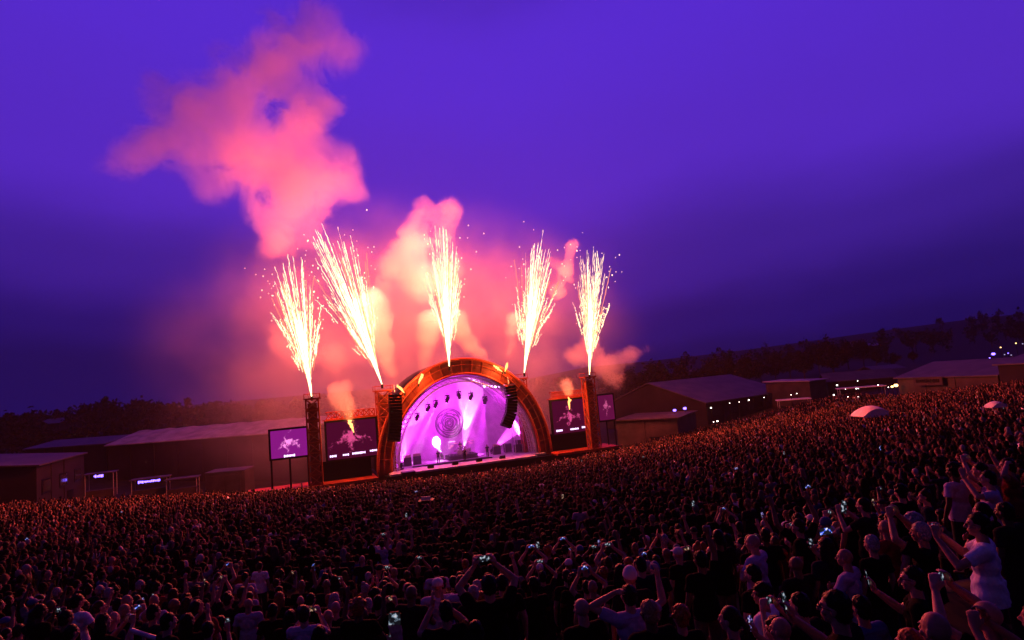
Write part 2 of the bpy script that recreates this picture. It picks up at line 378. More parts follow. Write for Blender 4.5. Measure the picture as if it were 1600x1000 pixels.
for i, (u, w, lab) in enumerate(((-7.8, 4.5, 'black guitar amplifier stack left of the drum kit, outermost'), (-6.3, 5.0, 'black guitar amplifier stack left of the drum kit, next to the drums'), (5.6, 4.6, 'black bass amplifier stack right of the drum kit'))):
    t = sthing('amplifier', lab, 'amplifier', u, 0, w, 'amplifiers on the stage')
    MB().box((0, 0, .6), (1.1, .6, 1.18)).build('cabinet', M['black'], t); MB().box((0, 0, 1.36), (1.0, .5, .32)).build('head', M['wood'], t)
    MB().box((0, -.31, .6), (.95, .02, 1.0)).build('grille', M['blackmat'], t)
for i, (u, w, lab) in enumerate(((8.6, 3.5, 'dark flight case at the right end of the stage floor'), (9.4, 4.8, 'taller dark flight case beside the right vault wall'), (7.6, 5.4, 'dark flight case left of the other cases at stage right'))):
    t = sthing('flight_case', lab, 'case', u, 0, w, 'flight cases at the right of the stage'); h = (1.1, 1.6, 1.2)[i]
    MB().box((0, 0, h / 2 + .1), (1.1, .8, h)).build('body', M['black'], t)
    e = MB()
    for sx in (-.55, .55):
        for sy in (-.4, .4): e.box((sx, sy, h / 2 + .1), (.07, .07, h + .04))
    e.build('edge_trim', M['steel'], t)
    cs = MB(); [cs.ell((sx, sy, .06), (.06, .06, .06), 6, 4) for sx in (-.45, .45) for sy in (-.3, .3)]; cs.build('caster', M['black'], t)
for i, (u, lab) in enumerate(((-5.6, 'black stage monitor wedge at the front left lip of the stage'), (-2.2, 'black stage monitor wedge left of centre on the stage lip'), (1.2, 'black stage monitor wedge right of centre on the stage lip'), (4.6, 'black stage monitor wedge at the front right lip of the stage'))):
    t = sthing('monitor_wedge', lab, 'monitor speaker', u, 0, -.9, 'monitor wedges on the stage lip')
    MB().prism([(-.4, -.25, 0), (-.4, .3, 0), (-.4, .3, .12), (-.4, -.2, .45)], (.8, 0, 0)).build('cabinet', M['black'], t)
    MB().prism([(-.36, .27, .16), (-.36, .285, .165), (-.36, -.15, .44), (-.36, -.165, .435)], (.72, 0, 0)).build('grille', M['blackmat'], t)
# the dark stack at the stage's left foot
u, v = suv(637, 733, -2.6)
t = sthing('subwoofer_stack', 'black speaker stack standing on the ground at the left foot of the arch', 'speaker', u, gz, -2.8)
for k in range(3): c = MB().box((0, 0, .55 + k * 1.05), (1.7, 1.3, 1.0)).build('cabinet', M['black'], t); MB().box((0, -.66, .55 + k * 1.05), (1.5, .03, .85)).build('grille', M['blackmat'], c)
# ------------------------------------------------------------------ line arrays
def line_array(pts, w, label, n=14, wid=1.35):
    uv = [suv(*p, w) for p in pts]
    t = sthing('line_array', label, 'speaker', uv[0][0], uv[0][1], w, 'hanging line array loudspeakers')
    L = [0]
    for a, b in zip(uv, uv[1:]): L.append(L[-1] + math.hypot(b[0] - a[0], b[1] - a[1]))
    def pt(s):
        for k in range(len(uv) - 1):
            if s <= L[k + 1] or k == len(uv) - 2:
                f = (s - L[k]) / (L[k + 1] - L[k]); a, b = uv[k], uv[k + 1]; return (a[0] + (b[0] - a[0]) * f, a[1] + (b[1] - a[1]) * f)
    fr = MB().box((0, .1, .2), (wid, .9, .12)); fr.tube([(0, .1, .2), (0, .5, 1.3)], .05, 6); fr.build('hanging_frame', M['steel'], t)
    for k in range(n):
        a, b = pt(L[-1] * (k + .04) / n), pt(L[-1] * (k + .96) / n)
        q = (1.0 - (k / (n - 1)) ** 2) ; yo = -.5 * (k / (n - 1)) ** 2 * .0
        c = ((a[0] + b[0]) / 2 - uv[0][0], yo + .5 * (k / (n - 1)) ** 2, (a[1] + b[1]) / 2 - uv[0][1]); ang = math.atan2(b[0] - a[0], -(b[1] - a[1]))
        h = math.hypot(b[0] - a[0], b[1] - a[1]) * .94
        ax = Matrix.Rotation(-ang, 3, 'Y') @ Matrix.Rotation(R(-16) * (k / (n - 1)), 3, 'X')
        o = MB().box(c, (wid, .8, h), ax=ax).build('cabinet', M['black'], t)
        MB().box(Vector(c) + ax @ Vector((0, -.42, 0)), (wid * .8, .02, h * .8), ax=ax).build('grille', M['blackmat'], o)
line_array([(617, 616), (618, 640), (618, 665), (616, 690)], -1.5, 'tall black line array hanging at the left edge of the arch', 15, 1.7)
line_array([(796, 603), (800, 625), (799, 645), (792, 667)], -1.2, 'curved black line array hanging inside the right of the arch opening', 14, 1.55)
# ------------------------------------------------------------------ towers, wing decks, screens
def lattice(m, x0, x1, z0, z1, y, step, r=.045):
    m.tube([(x0, y, z0), (x0, y, z1)], r * 1.4, 5); m.tube([(x1, y, z0), (x1, y, z1)], r * 1.4, 5)
    n = max(1, round((z1 - z0) / step)); h = (z1 - z0) / n
    for k in range(n):
        a, b = z0 + k * h, z0 + (k + 1) * h
        m.tube([(x0, y, b), (x1, y, b)], r, 4); m.tube([(x0, y, a), (x1, y, b)], r, 4); m.tube([(x1, y, a), (x0, y, b)], r, 4)
def tower(pb, pt_, w, wid, label):
    ub, vb = suv(*pb, w); ut, vt = suv(*pt_, w); h = vt - gz; u = (ub + ut) / 2
    t = sthing('pyro_tower', label, 'tower', u, gz, w, 'lattice pyro towers beside the stage')
    m = MB(); a = wid / 2
    for y in (-a, a): lattice(m, -a, a, 0, h, y, wid * .9, .07)
    for x in (-a, a):
        for k in range(int(h / (wid * .9))): z = k * wid * .9; m.tube([(x, -a, z), (x, a, z + wid * .9)], .05, 4)
    m.build('frame', M['rib'], t)
    MB().box((0, .1, h / 2 - .2), (wid * .72, wid * .72, h - .6)).build('core_cladding', M['fascia'], t)
    p = MB().box((0, 0, h + .08), (wid * 1.35, wid * 1.35, .16)); p.build('top_platform', M['rib'], t)
    r = MB()
    for x in (-a * 1.25, a * 1.25):
        for y in (-a * 1.25, a * 1.25): r.tube([(x, y, h + .1), (x, y, h + .7)], .04, 5)
    r.tube([(-a * 1.25, -a * 1.25, h + .7), (a * 1.25, -a * 1.25, h + .7), (a * 1.25, a * 1.25, h + .7), (-a * 1.25, a * 1.25, h + .7), (-a * 1.25, -a * 1.25, h + .7)], .04, 5)
    r.build('railing', M['rib'], t); return u, vt
tower((494, 745), (487, 624), -.6, 1.55, 'orange lit lattice tower left of the big left screen')
tower((926, 690), (920, 590), -.6, 1.45, 'orange lit lattice tower right of the big right screen')
tower((604, 742), (601, 611), 1.6, 1.9, 'lattice tower behind the left line array at the foot of the arch')
tower((822, 700), (816, 592), 3.0, 1.2, 'lattice tower rising behind the right shoulder of the arch')
def wing(u0, u1, label):
    t = sthing('wing_deck', label, 'stage deck', (u0 + u1) / 2, gz, 0, 'wing decks'); w = abs(u1 - u0); h = -gz - .35
    MB().box((0, 1.2, h - .1), (w, 5.6, .2)).build('deck_top', M['wingdeck'], t)
    MB().box((0, 1.3, h / 2 - .12), (w - .1, 5.2, h - .26)).build('skirt', M['blackmat'], t)
    MB().box((0, -1.68, h - .05), (w, .14, .34)).build('edge_beam', M['rib'], t)
wing(-21.9, -12.6, 'orange lit deck below the big left screen')
wing(12.7, 23.2, 'orange lit deck below the big right screen')
wing(-28.5, -22.1, 'dim lower deck below the small left screen')
def screen_mat(name, bgc, bgs, figc, figs, cx, cz, sx, sz, seed):
    m = bpy.data.materials.new(name); m.use_nodes = True; nt = m.node_tree; nt.nodes.clear()
    o = NN(nt, 'ShaderNodeOutputMaterial'); e = NN(nt, 'ShaderNodeEmission'); m.cycles.emission_sampling = 'NONE'
    t = NN(nt, 'ShaderNodeTexCoord'); s = NN(nt, 'ShaderNodeSeparateXYZ'); nt.links.new(t.outputs['Object'], s.inputs[0])
    wn = NN(nt, 'ShaderNodeTexNoise', noise_dimensions='4D'); wn.inputs['Scale'].default_value = .9; wn.inputs['Detail'].default_value = 4; wn.inputs['W'].default_value = seed * 3.1
    nt.links.new(t.outputs['Object'], wn.inputs['Vector']); wc = NN(nt, 'ShaderNodeSeparateXYZ'); nt.links.new(wn.outputs['Color'], wc.inputs[0])
    xw = math_n(nt, 'MULTIPLY_ADD', math_n(nt, 'SUBTRACT', wc.outputs[0], .5), 3.0, s.outputs[0]); zw = math_n(nt, 'MULTIPLY_ADD', math_n(nt, 'SUBTRACT', wc.outputs[1], .5), 3.0, s.outputs[2])
    ax = math_n(nt, 'ABSOLUTE', math_n(nt, 'DIVIDE', math_n(nt, 'SUBTRACT', xw, cx), sx))
    az = math_n(nt, 'DIVIDE', math_n(nt, 'SUBTRACT', zw, cz), sz)
    # spread wings plus a trunk: distance that grows slower along two drooping arms
    wing_ = math_n(nt, 'ABSOLUTE', math_n(nt, 'ADD', az, math_n(nt, 'SUBTRACT', math_n(nt, 'MULTIPLY', ax, .55), .15)))
    d1 = math_n(nt, 'ADD', math_n(nt, 'MULTIPLY', wing_, 2.4), math_n(nt, 'MULTIPLY', ax, .75))
    d2 = math_n(nt, 'ADD', math_n(nt, 'MULTIPLY', ax, 2.6), math_n(nt, 'MULTIPLY', math_n(nt, 'ABSOLUTE', az), .8))
    d = math_n(nt, 'MINIMUM', d1, d2)
    n = NN(nt, 'ShaderNodeTexNoise', noise_dimensions='4D'); n.inputs['Scale'].default_value = 2.2; n.inputs['Detail'].default_value = 6; n.inputs['Roughness'].default_value = .7; n.inputs['W'].default_value = seed
    n.inputs['Distortion'].default_value = .8
    nt.links.new(t.outputs['Object'], n.inputs['Vector'])
    f = math_n(nt, 'SUBTRACT', math_n(nt, 'MULTIPLY', n.outputs['Fac'], 2.6), math_n(nt, 'ADD', d, .72))
    f = math_n(nt, 'MULTIPLY', f, 2.2, clamp=True)
    mx = NN(nt, 'ShaderNodeMix', data_type='RGBA'); nt.links.new(f, mx.inputs[0]); mx.inputs[6].default_value = (*[c * bgs for c in bgc], 1); mx.inputs[7].default_value = (*[c * figs for c in figc], 1)
    nt.links.new(mx.outputs[2], e.inputs[0]); nt.links.new(e.outputs[0], o.inputs[0]); return m
def screen(corners, w, label, mt, crown=False, bars=(), legs=True, figpos=None, depth=.5):
    (a, b, c, d) = corners          # left top, right top, right bottom, left bottom in pixels
    P = [suv(*q, w) for q in corners]; u0 = (P[0][0] + P[3][0]) / 2; u1 = (P[1][0] + P[2][0]) / 2; v1 = (P[0][1] + P[1][1]) / 2; v0 = (P[2][1] + P[3][1]) / 2
    cu, cv = (u0 + u1) / 2, (v0 + v1) / 2; wd, hh = u1 - u0, v1 - v0
    t = sthing('video_screen', label, 'screen', cu, v0, w, 'video screens beside the stage')
    MB().box((0, .35, hh / 2), (wd + .5, depth, hh + .5)).build('housing', M['black'], t)
    p = MB().box((0, .07, 0), (wd, .05, hh)).build('picture', mt(wd, hh), t, (0, 0, hh / 2))
    br = emit('screen_caption', (.85, .6, 1.0), 2.2)
    for (x, z, bw) in bars:       # lettering too small to read: short strokes
        m = MB(); random.seed(int(x * 100)); xx = x * wd - bw / 2
        while xx < x * wd + bw / 2: l = random.uniform(.09, .22); m.box((xx + l / 2, .03, z * hh), (l * .8, .02, random.uniform(.2, .3))); xx += l
        m.build('caption', br, t)
    if legs:
        l = MB()
        for x in (-wd / 2 - .05, 0, wd / 2 + .05): l.tube([(x, .45, -v0 + gz), (x, .45, -.2)], .12, 6)
        l.build('leg', M['black'], t)
    if crown:
        cm = MB(); z0, z1 = hh + .45, hh + 1.35; n = 9
        for y in (0, .7):
            cm.tube([(-wd / 2, y, z0), (wd / 2, y, z0)], .06, 5); cm.tube([(-wd / 2, y, z1), (wd / 2, y, z1)], .06, 5)
            for k in range(n):
                x0, x1 = -wd / 2 + wd * k / n, -wd / 2 + wd * (k + 1) / n
                cm.tube([(x0, y, z0), (x1, y, z1)], .045, 4); cm.tube([(x1, y, z0), (x0, y, z1)], .045, 4); cm.tube([(x1, y, z0), (x1, y, z1)], .045, 4)
        cm.build('top_truss', M['rib'], t)
        MB().box((0, .3, hh + .33), (wd + .9, 1.0, .12)).build('top_ledge', M['rib'], t)
sm_a = lambda w, h: screen_mat('screen_violet', (.24, .008, .22), 1.0, (1.0, .25, .75), 1.3, -.1, .1, w * .42, h * .5, 1.0)
sm_b = lambda w, h: screen_mat('screen_crimson', (.06, .0015, .022), 1.0, (.85, .08, .30), .9, -.1, .15, w * .55, h * .5, 4.0)
sm_d = lambda w, h: screen_mat('screen_crimson', (.06, .0015, .022), 1.0, (.85, .08, .30), .9, .1, .1, w * .5, h * .45, 11.0)
sm_c = lambda w, h: screen_mat('screen_maroon', (.11, .004, .05), 1.0, (.8, .12, .35), .8, 0, .1, w * .45, h * .5, 7.0)
screen([(421, 673), (478, 670), (481, 712), (425, 716)], -.3, 'small violet video screen on the far left of the stage', sm_a, False, [(-.02, .05, 1.2)])
screen([(508, 660), (586, 655), (590, 712), (514, 718)], 1.4, 'big crimson video screen with a lattice crown left of the arch', sm_b, True, [(-.4, .1, .8), (-.15, .1, .7), (.12, .11, 1.7), (.42, .13, .9)], False)
screen([(862, 630), (914, 620), (917, 672), (867, 680)], 1.6, 'big crimson video screen with a lattice crown right of the arch', sm_d, True, [(-.36, .1, .9), (.1, .1, 1.3), (.4, .12, .7)], False)
screen([(934, 619), (957, 616), (961, 654), (938, 658)], 1.2, 'small maroon video screen on the far right of the stage', sm_c, False, [])
# dark walls under the wing screens
for u0, u1, lab in ((-20.2, -13.0, 'dark cloth wall under the big left screen'), (13.2, 19.6, 'dark cloth wall under the big right screen')):
    t = sthing('cloth_wall', lab, 'wall', (u0 + u1) / 2, 0, 2.4, 'cloth walls under the screens')
    MB().box((0, 0, .9), (u1 - u0, .12, 2.6)).build('cloth', M['blackmat'], t); f = MB(); [f.tube([(x, .12, -.4), (x, .12, 2.2)], .05, 5) for x in (-(u1 - u0) / 2, 0, (u1 - u0) / 2)]; f.build('post', M['steel'], t)
# ------------------------------------------------------------------ pyro fountains
def fountain(base, top, spread, label, seed, power=1.0):
    random.seed(seed); w = -.9
    ub, vb = suv(*base, w); ut, vt = suv(*top, w); H = math.hypot(ut - ub, vt - vb)
    t = sthing('pyro_fountain', label, 'firework', ub, vb, w, 'pyro fountains above the stage')
    ax = Vector((ut - ub, 0, vt - vb)).normalized(); sx = Vector((ax.z, 0, -ax.x)); sy = Vector((0, 1, 0))
    MB().tube([(0, 0, -.5), (0, 0, .05)], [.16, .14], 10).build('nozzle', M['black'], t)
    def path(dx, dy, L, droop, n, t0=0.0, wig=.05):
        pts = []
        for i in range(n + 1):
            s = t0 + (1 - t0) * i / n; q = s * L
            p = ax * q + (sx * dx + sy * dy) * (q * (1 + .25 * s)) + Vector((0, 0, -droop * s * s * L)) + Vector((random.gauss(0, wig), random.gauss(0, wig), random.gauss(0, wig))) * s
            pts.append(p)
        return pts
    co = MB(); st_ = MB(); sg = MB()
    for k in range(110):      # dense inner jets
        L = H * min(.9, abs(random.gauss(.27, .13)) + .10); dx, dy = random.gauss(0, spread * .22), random.gauss(0, spread * .22)
        p = path(dx, dy, L, .01, 8); co.tube(p, [.022 + .04 * math.sin(math.pi * min(1, .25 + i / 10)) for i in range(9)], 4, False)
    for k in range(36):       # long streaks
        L = H * random.uniform(.80, 1.08); dx, dy = spread * random.uniform(-1.05, 1.05), random.gauss(0, spread * .45)
        L *= 1 - .22 * min(1, abs(dx) / (spread * 1.6)); p = path(dx, dy, L, .015 + abs(dx) * .12, 34, random.uniform(.1, .45), .028)
        st_.tube(p, [random.choice((.004, .014, .022, .032)) * (1.05 - .3 * i / 34) for i in range(35)], 4, False)
    for k in range(34):       # short drooping side sparks
        s = random.choice((-1, 1)); L = H * random.uniform(.3, .72); dx = s * spread * random.uniform(.8, 1.7); dy = random.gauss(0, spread)
        p = path(dx, dy, L, random.uniform(.06, .16), 22, random.uniform(.55, .8), .06); st_.tube(p, [random.choice((.008, .02, .035)) for i in range(23)], 4, False)
    for k in range(46):       # loose sparks
        L = H * random.uniform(.3, 1.1); dx = random.choice((-1, 1)) * spread * random.uniform(.7, 2.0); q = path(dx, random.gauss(0, spread), L, .1, 2)[-1]; r = random.uniform(.03, .075)
        st_.ell(q, (r, r, r * random.uniform(1, 2)), 5, 3)
    for k in range(34):       # golden rim
        L = H * random.uniform(.35, .85); p = path(random.gauss(0, spread * .75), random.gauss(0, spread * .75), L, .03, 14, random.uniform(.2, .5)); sg.tube(p, .022, 4, False)
    co.build('core_jet', M['core'], t); st_.build('sparks', M['spark'], t); sg.build('golden_sparks', M['sparko'], t)
    for f, e in ((.30, .7), (.55, 1.0), (.85, 1.6)):
        q = ax * (H * f); point('pyro_light', st(ub + q.x, vb + q.z, w - .2), PYRO_W * power * e, PYRO_C, .5)
fountain((487, 620), (453, 400), .115, 'leftmost pyro fountain, leaning left from the left tower', 1, .8)
fountain((597, 601), (508, 346), .115, 'pyro fountain leaning strongly left above the left line array', 2, 1.1)
fountain((702, 573), (690, 352), .10, 'brightest pyro fountain standing on the crown of the arch', 3, 1.3)
fountain((819, 583), (846, 372), .115, 'pyro fountain leaning right above the right shoulder of the arch', 4, .9)
fountain((921, 586), (925, 385), .095, 'rightmost pyro fountain on the right tower', 5, .8)
def flame_jet(base, tip, r, label, w=-.8, watts=1100):
    u, v = suv(*base, w); u1, v1 = suv(*tip, w); random.seed(int(base[0]))
    t = sthing('flame_jet', label, 'flame jet', u, v, w, 'small flame jets around the stage')
    MB().tube([(0, 0, -.35), (0, 0, .02)], .12, 8).build('nozzle', M['black'], t)
    d = Vector((u1 - u, 0, v1 - v)); m = MB(); n = 14
    pts = [d * (k / n) * 1.25 + Vector((random.gauss(0, .05), random.gauss(0, .05), random.gauss(0, .03))) * (k / n) * 2 for k in range(n + 1)]
    m.tube(pts, [.05 + r * .30 * math.sin(math.pi * min(1, (k / n) * .93) ** 1.3) * random.uniform(.8, 1.15) for k in range(n + 1)], 10)
    m.build('flame', M['flame'], t, smooth=True)
    point('flame_light', st(u + d.x * .6, v + d.z * .6, w - .5), watts, (1, .30, .08), .3)
flame_jet((553, 676), (547, 660), .45, 'golden flame jet in front of the big left screen', -1.0)
flame_jet((890, 640), (889, 625), .40, 'golden flame jet in front of the big right screen', -1.0)
flame_jet((632, 614), (623, 604), .40, 'golden flame jet on the left shoulder of the arch')
flame_jet((654, 600), (659, 587), .45, 'golden flame jet on the upper left of the arch')
flame_jet((785, 581), (774, 573), .42, 'golden flame jet on the right of the arch, blowing left')
flame_jet((789, 581), (792, 570), .42, 'golden flame jet on the right of the arch, blowing upright')
# ------------------------------------------------------------------ smoke
def smoke(name, blobs, w0, dens, vox=.9, band=4.0, nsc=.16, ncut=.3, seed=0, wj=1.0):
    random.seed(seed + 77); bm = bmesh.new(); s0 = 86 / F
    c0 = None
    for px, py, rp in blobs:
        r = rp * s0 * 1.12; w = w0 + random.uniform(-1, 1) * wj * r * .5; u, v = suv(px, py, w); p = st(u, v, w)
        c0 = c0 or p.copy()
        g = bmesh.ops.create_icosphere(bm, subdivisions=3, radius=r); bmesh.ops.translate(bm, verts=g['verts'], vec=p - c0)
    me = bpy.data.meshes.new(name); bm.to_mesh(me); bm.free(); o = link(name, me, None, c0); o['kind'] = 'stuff'
    m = bpy.data.materials.new(name + '_air'); m.use_nodes = True; nt = m.node_tree; nt.nodes.clear()
    out = NN(nt, 'ShaderNodeOutputMaterial'); pv = NN(nt, 'ShaderNodeVolumePrincipled'); a = NN(nt, 'ShaderNodeAttribute', attribute_name='density')
    g = NN(nt, 'ShaderNodeNewGeometry'); n = NN(nt, 'ShaderNodeTexNoise'); n.inputs['Scale'].default_value = nsc; n.inputs['Detail'].default_value = 6; n.inputs['Roughness'].default_value = .72; n.inputs['Distortion'].default_value = .5
    nt.links.new(g.outputs['Position'], n.inputs['Vector'])
    f = math_n(nt, 'MULTIPLY_ADD', math_n(nt, 'SUBTRACT', n.outputs['Fac'], .5), 6.4, math_n(nt, 'MULTIPLY', math_n(nt, 'SUBTRACT', a.outputs['Fac'], ncut), 2.2))
    mr = NN(nt, 'ShaderNodeMapRange', interpolation_type='SMOOTHSTEP'); mr.inputs['From Min'].default_value = 0; mr.inputs['From Max'].default_value = .4; mr.inputs['To Max'].default_value = dens
    nt.links.new(f, mr.inputs['Value'])
    nt.links.new(math_n(nt, 'MULTIPLY', mr.outputs[0], math_n(nt, 'MULTIPLY', a.outputs['Fac'], 4.0, clamp=True)), pv.inputs['Density'])
    pv.inputs['Color'].default_value = (.97, .97, .97, 1); nt.links.new(pv.outputs[0], out.inputs['Volume']); me.materials.append(m)
    ng = bpy.data.node_groups.new(name + '_volume', 'GeometryNodeTree')
    ng.interface.new_socket('Geometry', in_out='INPUT', socket_type='NodeSocketGeometry'); ng.interface.new_socket('Geometry', in_out='OUTPUT', socket_type='NodeSocketGeometry')
    N = ng.nodes.new; i = N('NodeGroupInput'); oo = N('NodeGroupOutput'); L = ng.links.new
    v1 = N('GeometryNodeMeshToVolume'); v2 = N('GeometryNodeMeshToVolume'); vm = N('GeometryNodeVolumeToMesh'); sm = N('GeometryNodeSetMaterial')
    for v_, b_ in ((v1, vox * 1.5), (v2, band)): v_.resolution_mode = 'VOXEL_SIZE'; v_.inputs['Voxel Size'].default_value = vox; v_.inputs['Interior Band Width'].default_value = b_
    vm.inputs['Threshold'].default_value = .3; sm.inputs['Material'].default_value = m
    L(i.outputs[0], v1.inputs['Mesh']); L(v1.outputs[0], vm.inputs['Volume']); L(vm.outputs[0], v2.inputs['Mesh']); L(v2.outputs[0], sm.inputs['Geometry']); L(sm.outputs[0], oo.inputs[0])
    o.modifiers.new('volume', 'NODES').node_group = ng; return o
tag(smoke('smoke_cloud', [(424, 388, 34), (452, 392, 30), (484, 372, 34), (500, 340, 34), (432, 362, 42), (460, 325, 50), (405, 325, 40), (505, 285, 55), (545, 255, 42), (445, 275, 62), (380, 240, 68), (330, 295, 40), (310, 240, 52), (250, 220, 58), (205, 248, 45), (300, 170, 62), (370, 150, 62), (430, 100, 66), (480, 60, 56), (532, 80, 50), (570, 72, 28), (512, 25, 36), (430, 30, 42), (505, 165, 50), (528, 155, 30), (470, 205, 62), (560, 300, 34), (170, 272, 34), (250, 135, 45), (345, 90, 40), (480, 5, 40)], 5, .14, .8, 5.0, .17, .27, 1, 1.2),
    'huge pink smoke cloud drifting up and left over the stage', 'smoke')
tag(smoke('smoke_cloud', [(702, 330, 34), (690, 372, 34), (655, 335, 28), (640, 380, 40), (615, 420, 40), (660, 440, 46), (705, 420, 34), (660, 312, 22), (600, 450, 30)], 5, .28, .7, 3.6, .22, .27, 2), 'pink smoke cloud behind the middle pyro fountain', 'smoke')
tag(smoke('smoke_cloud', [(892, 385, 22), (884, 425, 26), (872, 455, 24), (860, 410, 18)], 5, .35, .6, 2.6, .28, .25, 3), 'small pink smoke column between the two right pyro fountains', 'smoke')
tag(smoke('smoke_cloud', [(945, 570, 36), (985, 555, 30), (1012, 545, 20), (925, 535, 32), (900, 560, 34), (960, 590, 30)], 6, .25, .7, 3.4, .24, .28, 4), 'red smoke cloud drifting right from the right tower', 'smoke')
tag(smoke('smoke_cloud', [(440, 530, 34), (425, 515, 22), (470, 560, 34), (520, 560, 36)], 6, .14, .8, 3.6, .22, .28, 5), 'faint smoke cloud left of the left tower', 'smoke')
PL = dict(vox=.32, band=1.7, nsc=.55, ncut=.22)
for k, (bl, lab) in enumerate((
    ([(622, 602, 9), (612, 585, 15), (603, 562, 21), (596, 535, 26), (590, 505, 30), (584, 475, 30)], 'smoke plume blowing left from the left shoulder of the arch'),
    ([(658, 588, 9), (662, 572, 13), (665, 552, 19), (668, 528, 24), (672, 505, 27)], 'smoke plume rising from the upper left of the arch'),
    ([(775, 573, 8), (763, 564, 12), (749, 553, 17), (734, 540, 21), (722, 520, 24), (712, 500, 24)], 'smoke plume blowing left from the right of the arch'),
    ([(791, 568, 8), (794, 554, 11), (797, 538, 15), (800, 518, 18), (803, 500, 20)], 'smoke plume rising upright from the right of the arch'),
    ([(550, 664, 7), (547, 652, 11), (543, 640, 17), (537, 628, 21), (528, 615, 22), (540, 608, 18)], 'smoke plume rising before the big left screen'),
    ([(890, 628, 7), (889, 618, 11), (887, 607, 15), (885, 600, 16)], 'smoke plume rising before the big right screen'))):
    tag(smoke('smoke_plume', bl, 2.2 if k < 4 else -1.2, .6, seed=10 + k, wj=.3, **PL), lab, 'smoke', 'smoke plumes of the flame jets')
# thin smoke hanging above and behind the stage
def veil(u, v, w, rad, dens):
    m = bpy.data.materials.new('thin_smoke_air'); m.use_nodes = True; nt = m.node_tree; nt.nodes.clear()
    out = NN(nt, 'ShaderNodeOutputMaterial'); pv = NN(nt, 'ShaderNodeVolumePrincipled'); t = NN(nt, 'ShaderNodeTexCoord')
    ln = NN(nt, 'ShaderNodeVectorMath', operation='LENGTH'); nt.links.new(t.outputs['Object'], ln.inputs[0])
    mr = NN(nt, 'ShaderNodeMapRange', interpolation_type='SMOOTHSTEP'); nt.links.new(ln.outputs['Value'], mr.inputs['Value'])
    mr.inputs['From Min'].default_value = 1.0; mr.inputs['From Max'].default_value = .15; mr.inputs['To Min'].default_value = 0; mr.inputs['To Max'].default_value = dens
    g = NN(nt, 'ShaderNodeNewGeometry'); n = NN(nt, 'ShaderNodeTexNoise'); n.inputs['Scale'].default_value = .085; n.inputs['Detail'].default_value = 4; n.inputs['Roughness'].default_value = .6; nt.links.new(g.outputs['Position'], n.inputs['Vector'])
    lump = math_n(nt, 'MINIMUM', math_n(nt, 'MAXIMUM', math_n(nt, 'MULTIPLY_ADD', math_n(nt, 'SUBTRACT', n.outputs['Fac'], .5), 6.0, .9), .12), 2.2)
    nt.links.new(math_n(nt, 'MULTIPLY', mr.outputs[0], lump), pv.inputs['Density']); pv.inputs['Color'].default_value = (.97, .97, .97, 1); nt.links.new(pv.outputs[0], out.inputs['Volume'])
    o = MB().ell((0, 0, 0), (1, 1, 1), 32, 20).build('thin_smoke', m, None, st(u, v, w)); o.scale = rad; o.rotation_euler = (0, 0, PSI); o['kind'] = 'stuff'
veil(-3, 17, 16, (46, 17, 29), .045)
veil(-1, 4, 34, (48, 18, 22), .012)
# ------------------------------------------------------------------ people: body parts shared by every figure
def solid(m, vox, smooth=3, ratio=1.0, fn=None):     # melts a set of limbs into one continuous skin
    me = m.mesh('solid'); o = bpy.data.objects.new('solid', me); COL.objects.link(o)
    r = o.modifiers.new('r', 'REMESH'); r.mode = 'VOXEL'; r.voxel_size = vox
    if smooth: k = o.modifiers.new('s', 'SMOOTH'); k.factor = .5; k.iterations = smooth
    if ratio < 1: d = o.modifiers.new('d', 'DECIMATE'); d.ratio = ratio
    dg = bpy.context.evaluated_depsgraph_get(); out = bpy.data.meshes.new_from_object(o.evaluated_get(dg))
    bpy.data.objects.remove(o); bpy.data.meshes.remove(me)
    if fn:
        n = len(out.vertices); a = np.empty(n * 3, np.float32); out.vertices.foreach_get('co', a); a = fn(a.reshape(-1, 3)); out.vertices.foreach_set('co', a.ravel()); out.update()
    out.shade_smooth(); return out
V = Vector
def hand(m, wr, d, n, thumb, curl):   # wrist, pointing direction, palm normal, side of the thumb, finger bend in degrees
    wr, d, n = V(wr), V(d).normalized(), V(n); n = (n - d * n.dot(d)).normalized(); s = d.cross(n) * thumb
    m.cap(wr, wr + d * .05, .027, .030); q = wr + d * .05
    for k in (-1, 0, 1): m.cap(wr + d * .02 + s * k * .018, q + d * .04 + s * k * .024, .017, .015)
    for k, L in ((1.5, .070), (.5, .080), (-.5, .075), (-1.5, .058)):
        a = q + d * .038 + s * (k * .021); d1 = (d * math.cos(R(curl * .6)) + n * math.sin(R(curl * .6)) + s * k * .05).normalized(); d2 = (d * math.cos(R(curl * 1.6)) + n * math.sin(R(curl * 1.6))).normalized()
        b = a + d1 * L * .55; m.cap(a, b, .0105, .0095, 8); m.cap(b, b + d2 * L * .5, .0095, .008, 8)
    a = wr + d * .025 + s * .022; b = a + (s * .8 + d * .7 + n * .25).normalized() * .04; m.cap(a, b, .014, .012, 8); m.cap(b, b + (d + s * .2 + n * .4).normalized() * .035, .0115, .009, 8)
REST = dict(e=(.26, -.02, 1.15), w=(.265, .07, .91), d=(0, .15, -1), n=(-1, .1, 0), c=25)
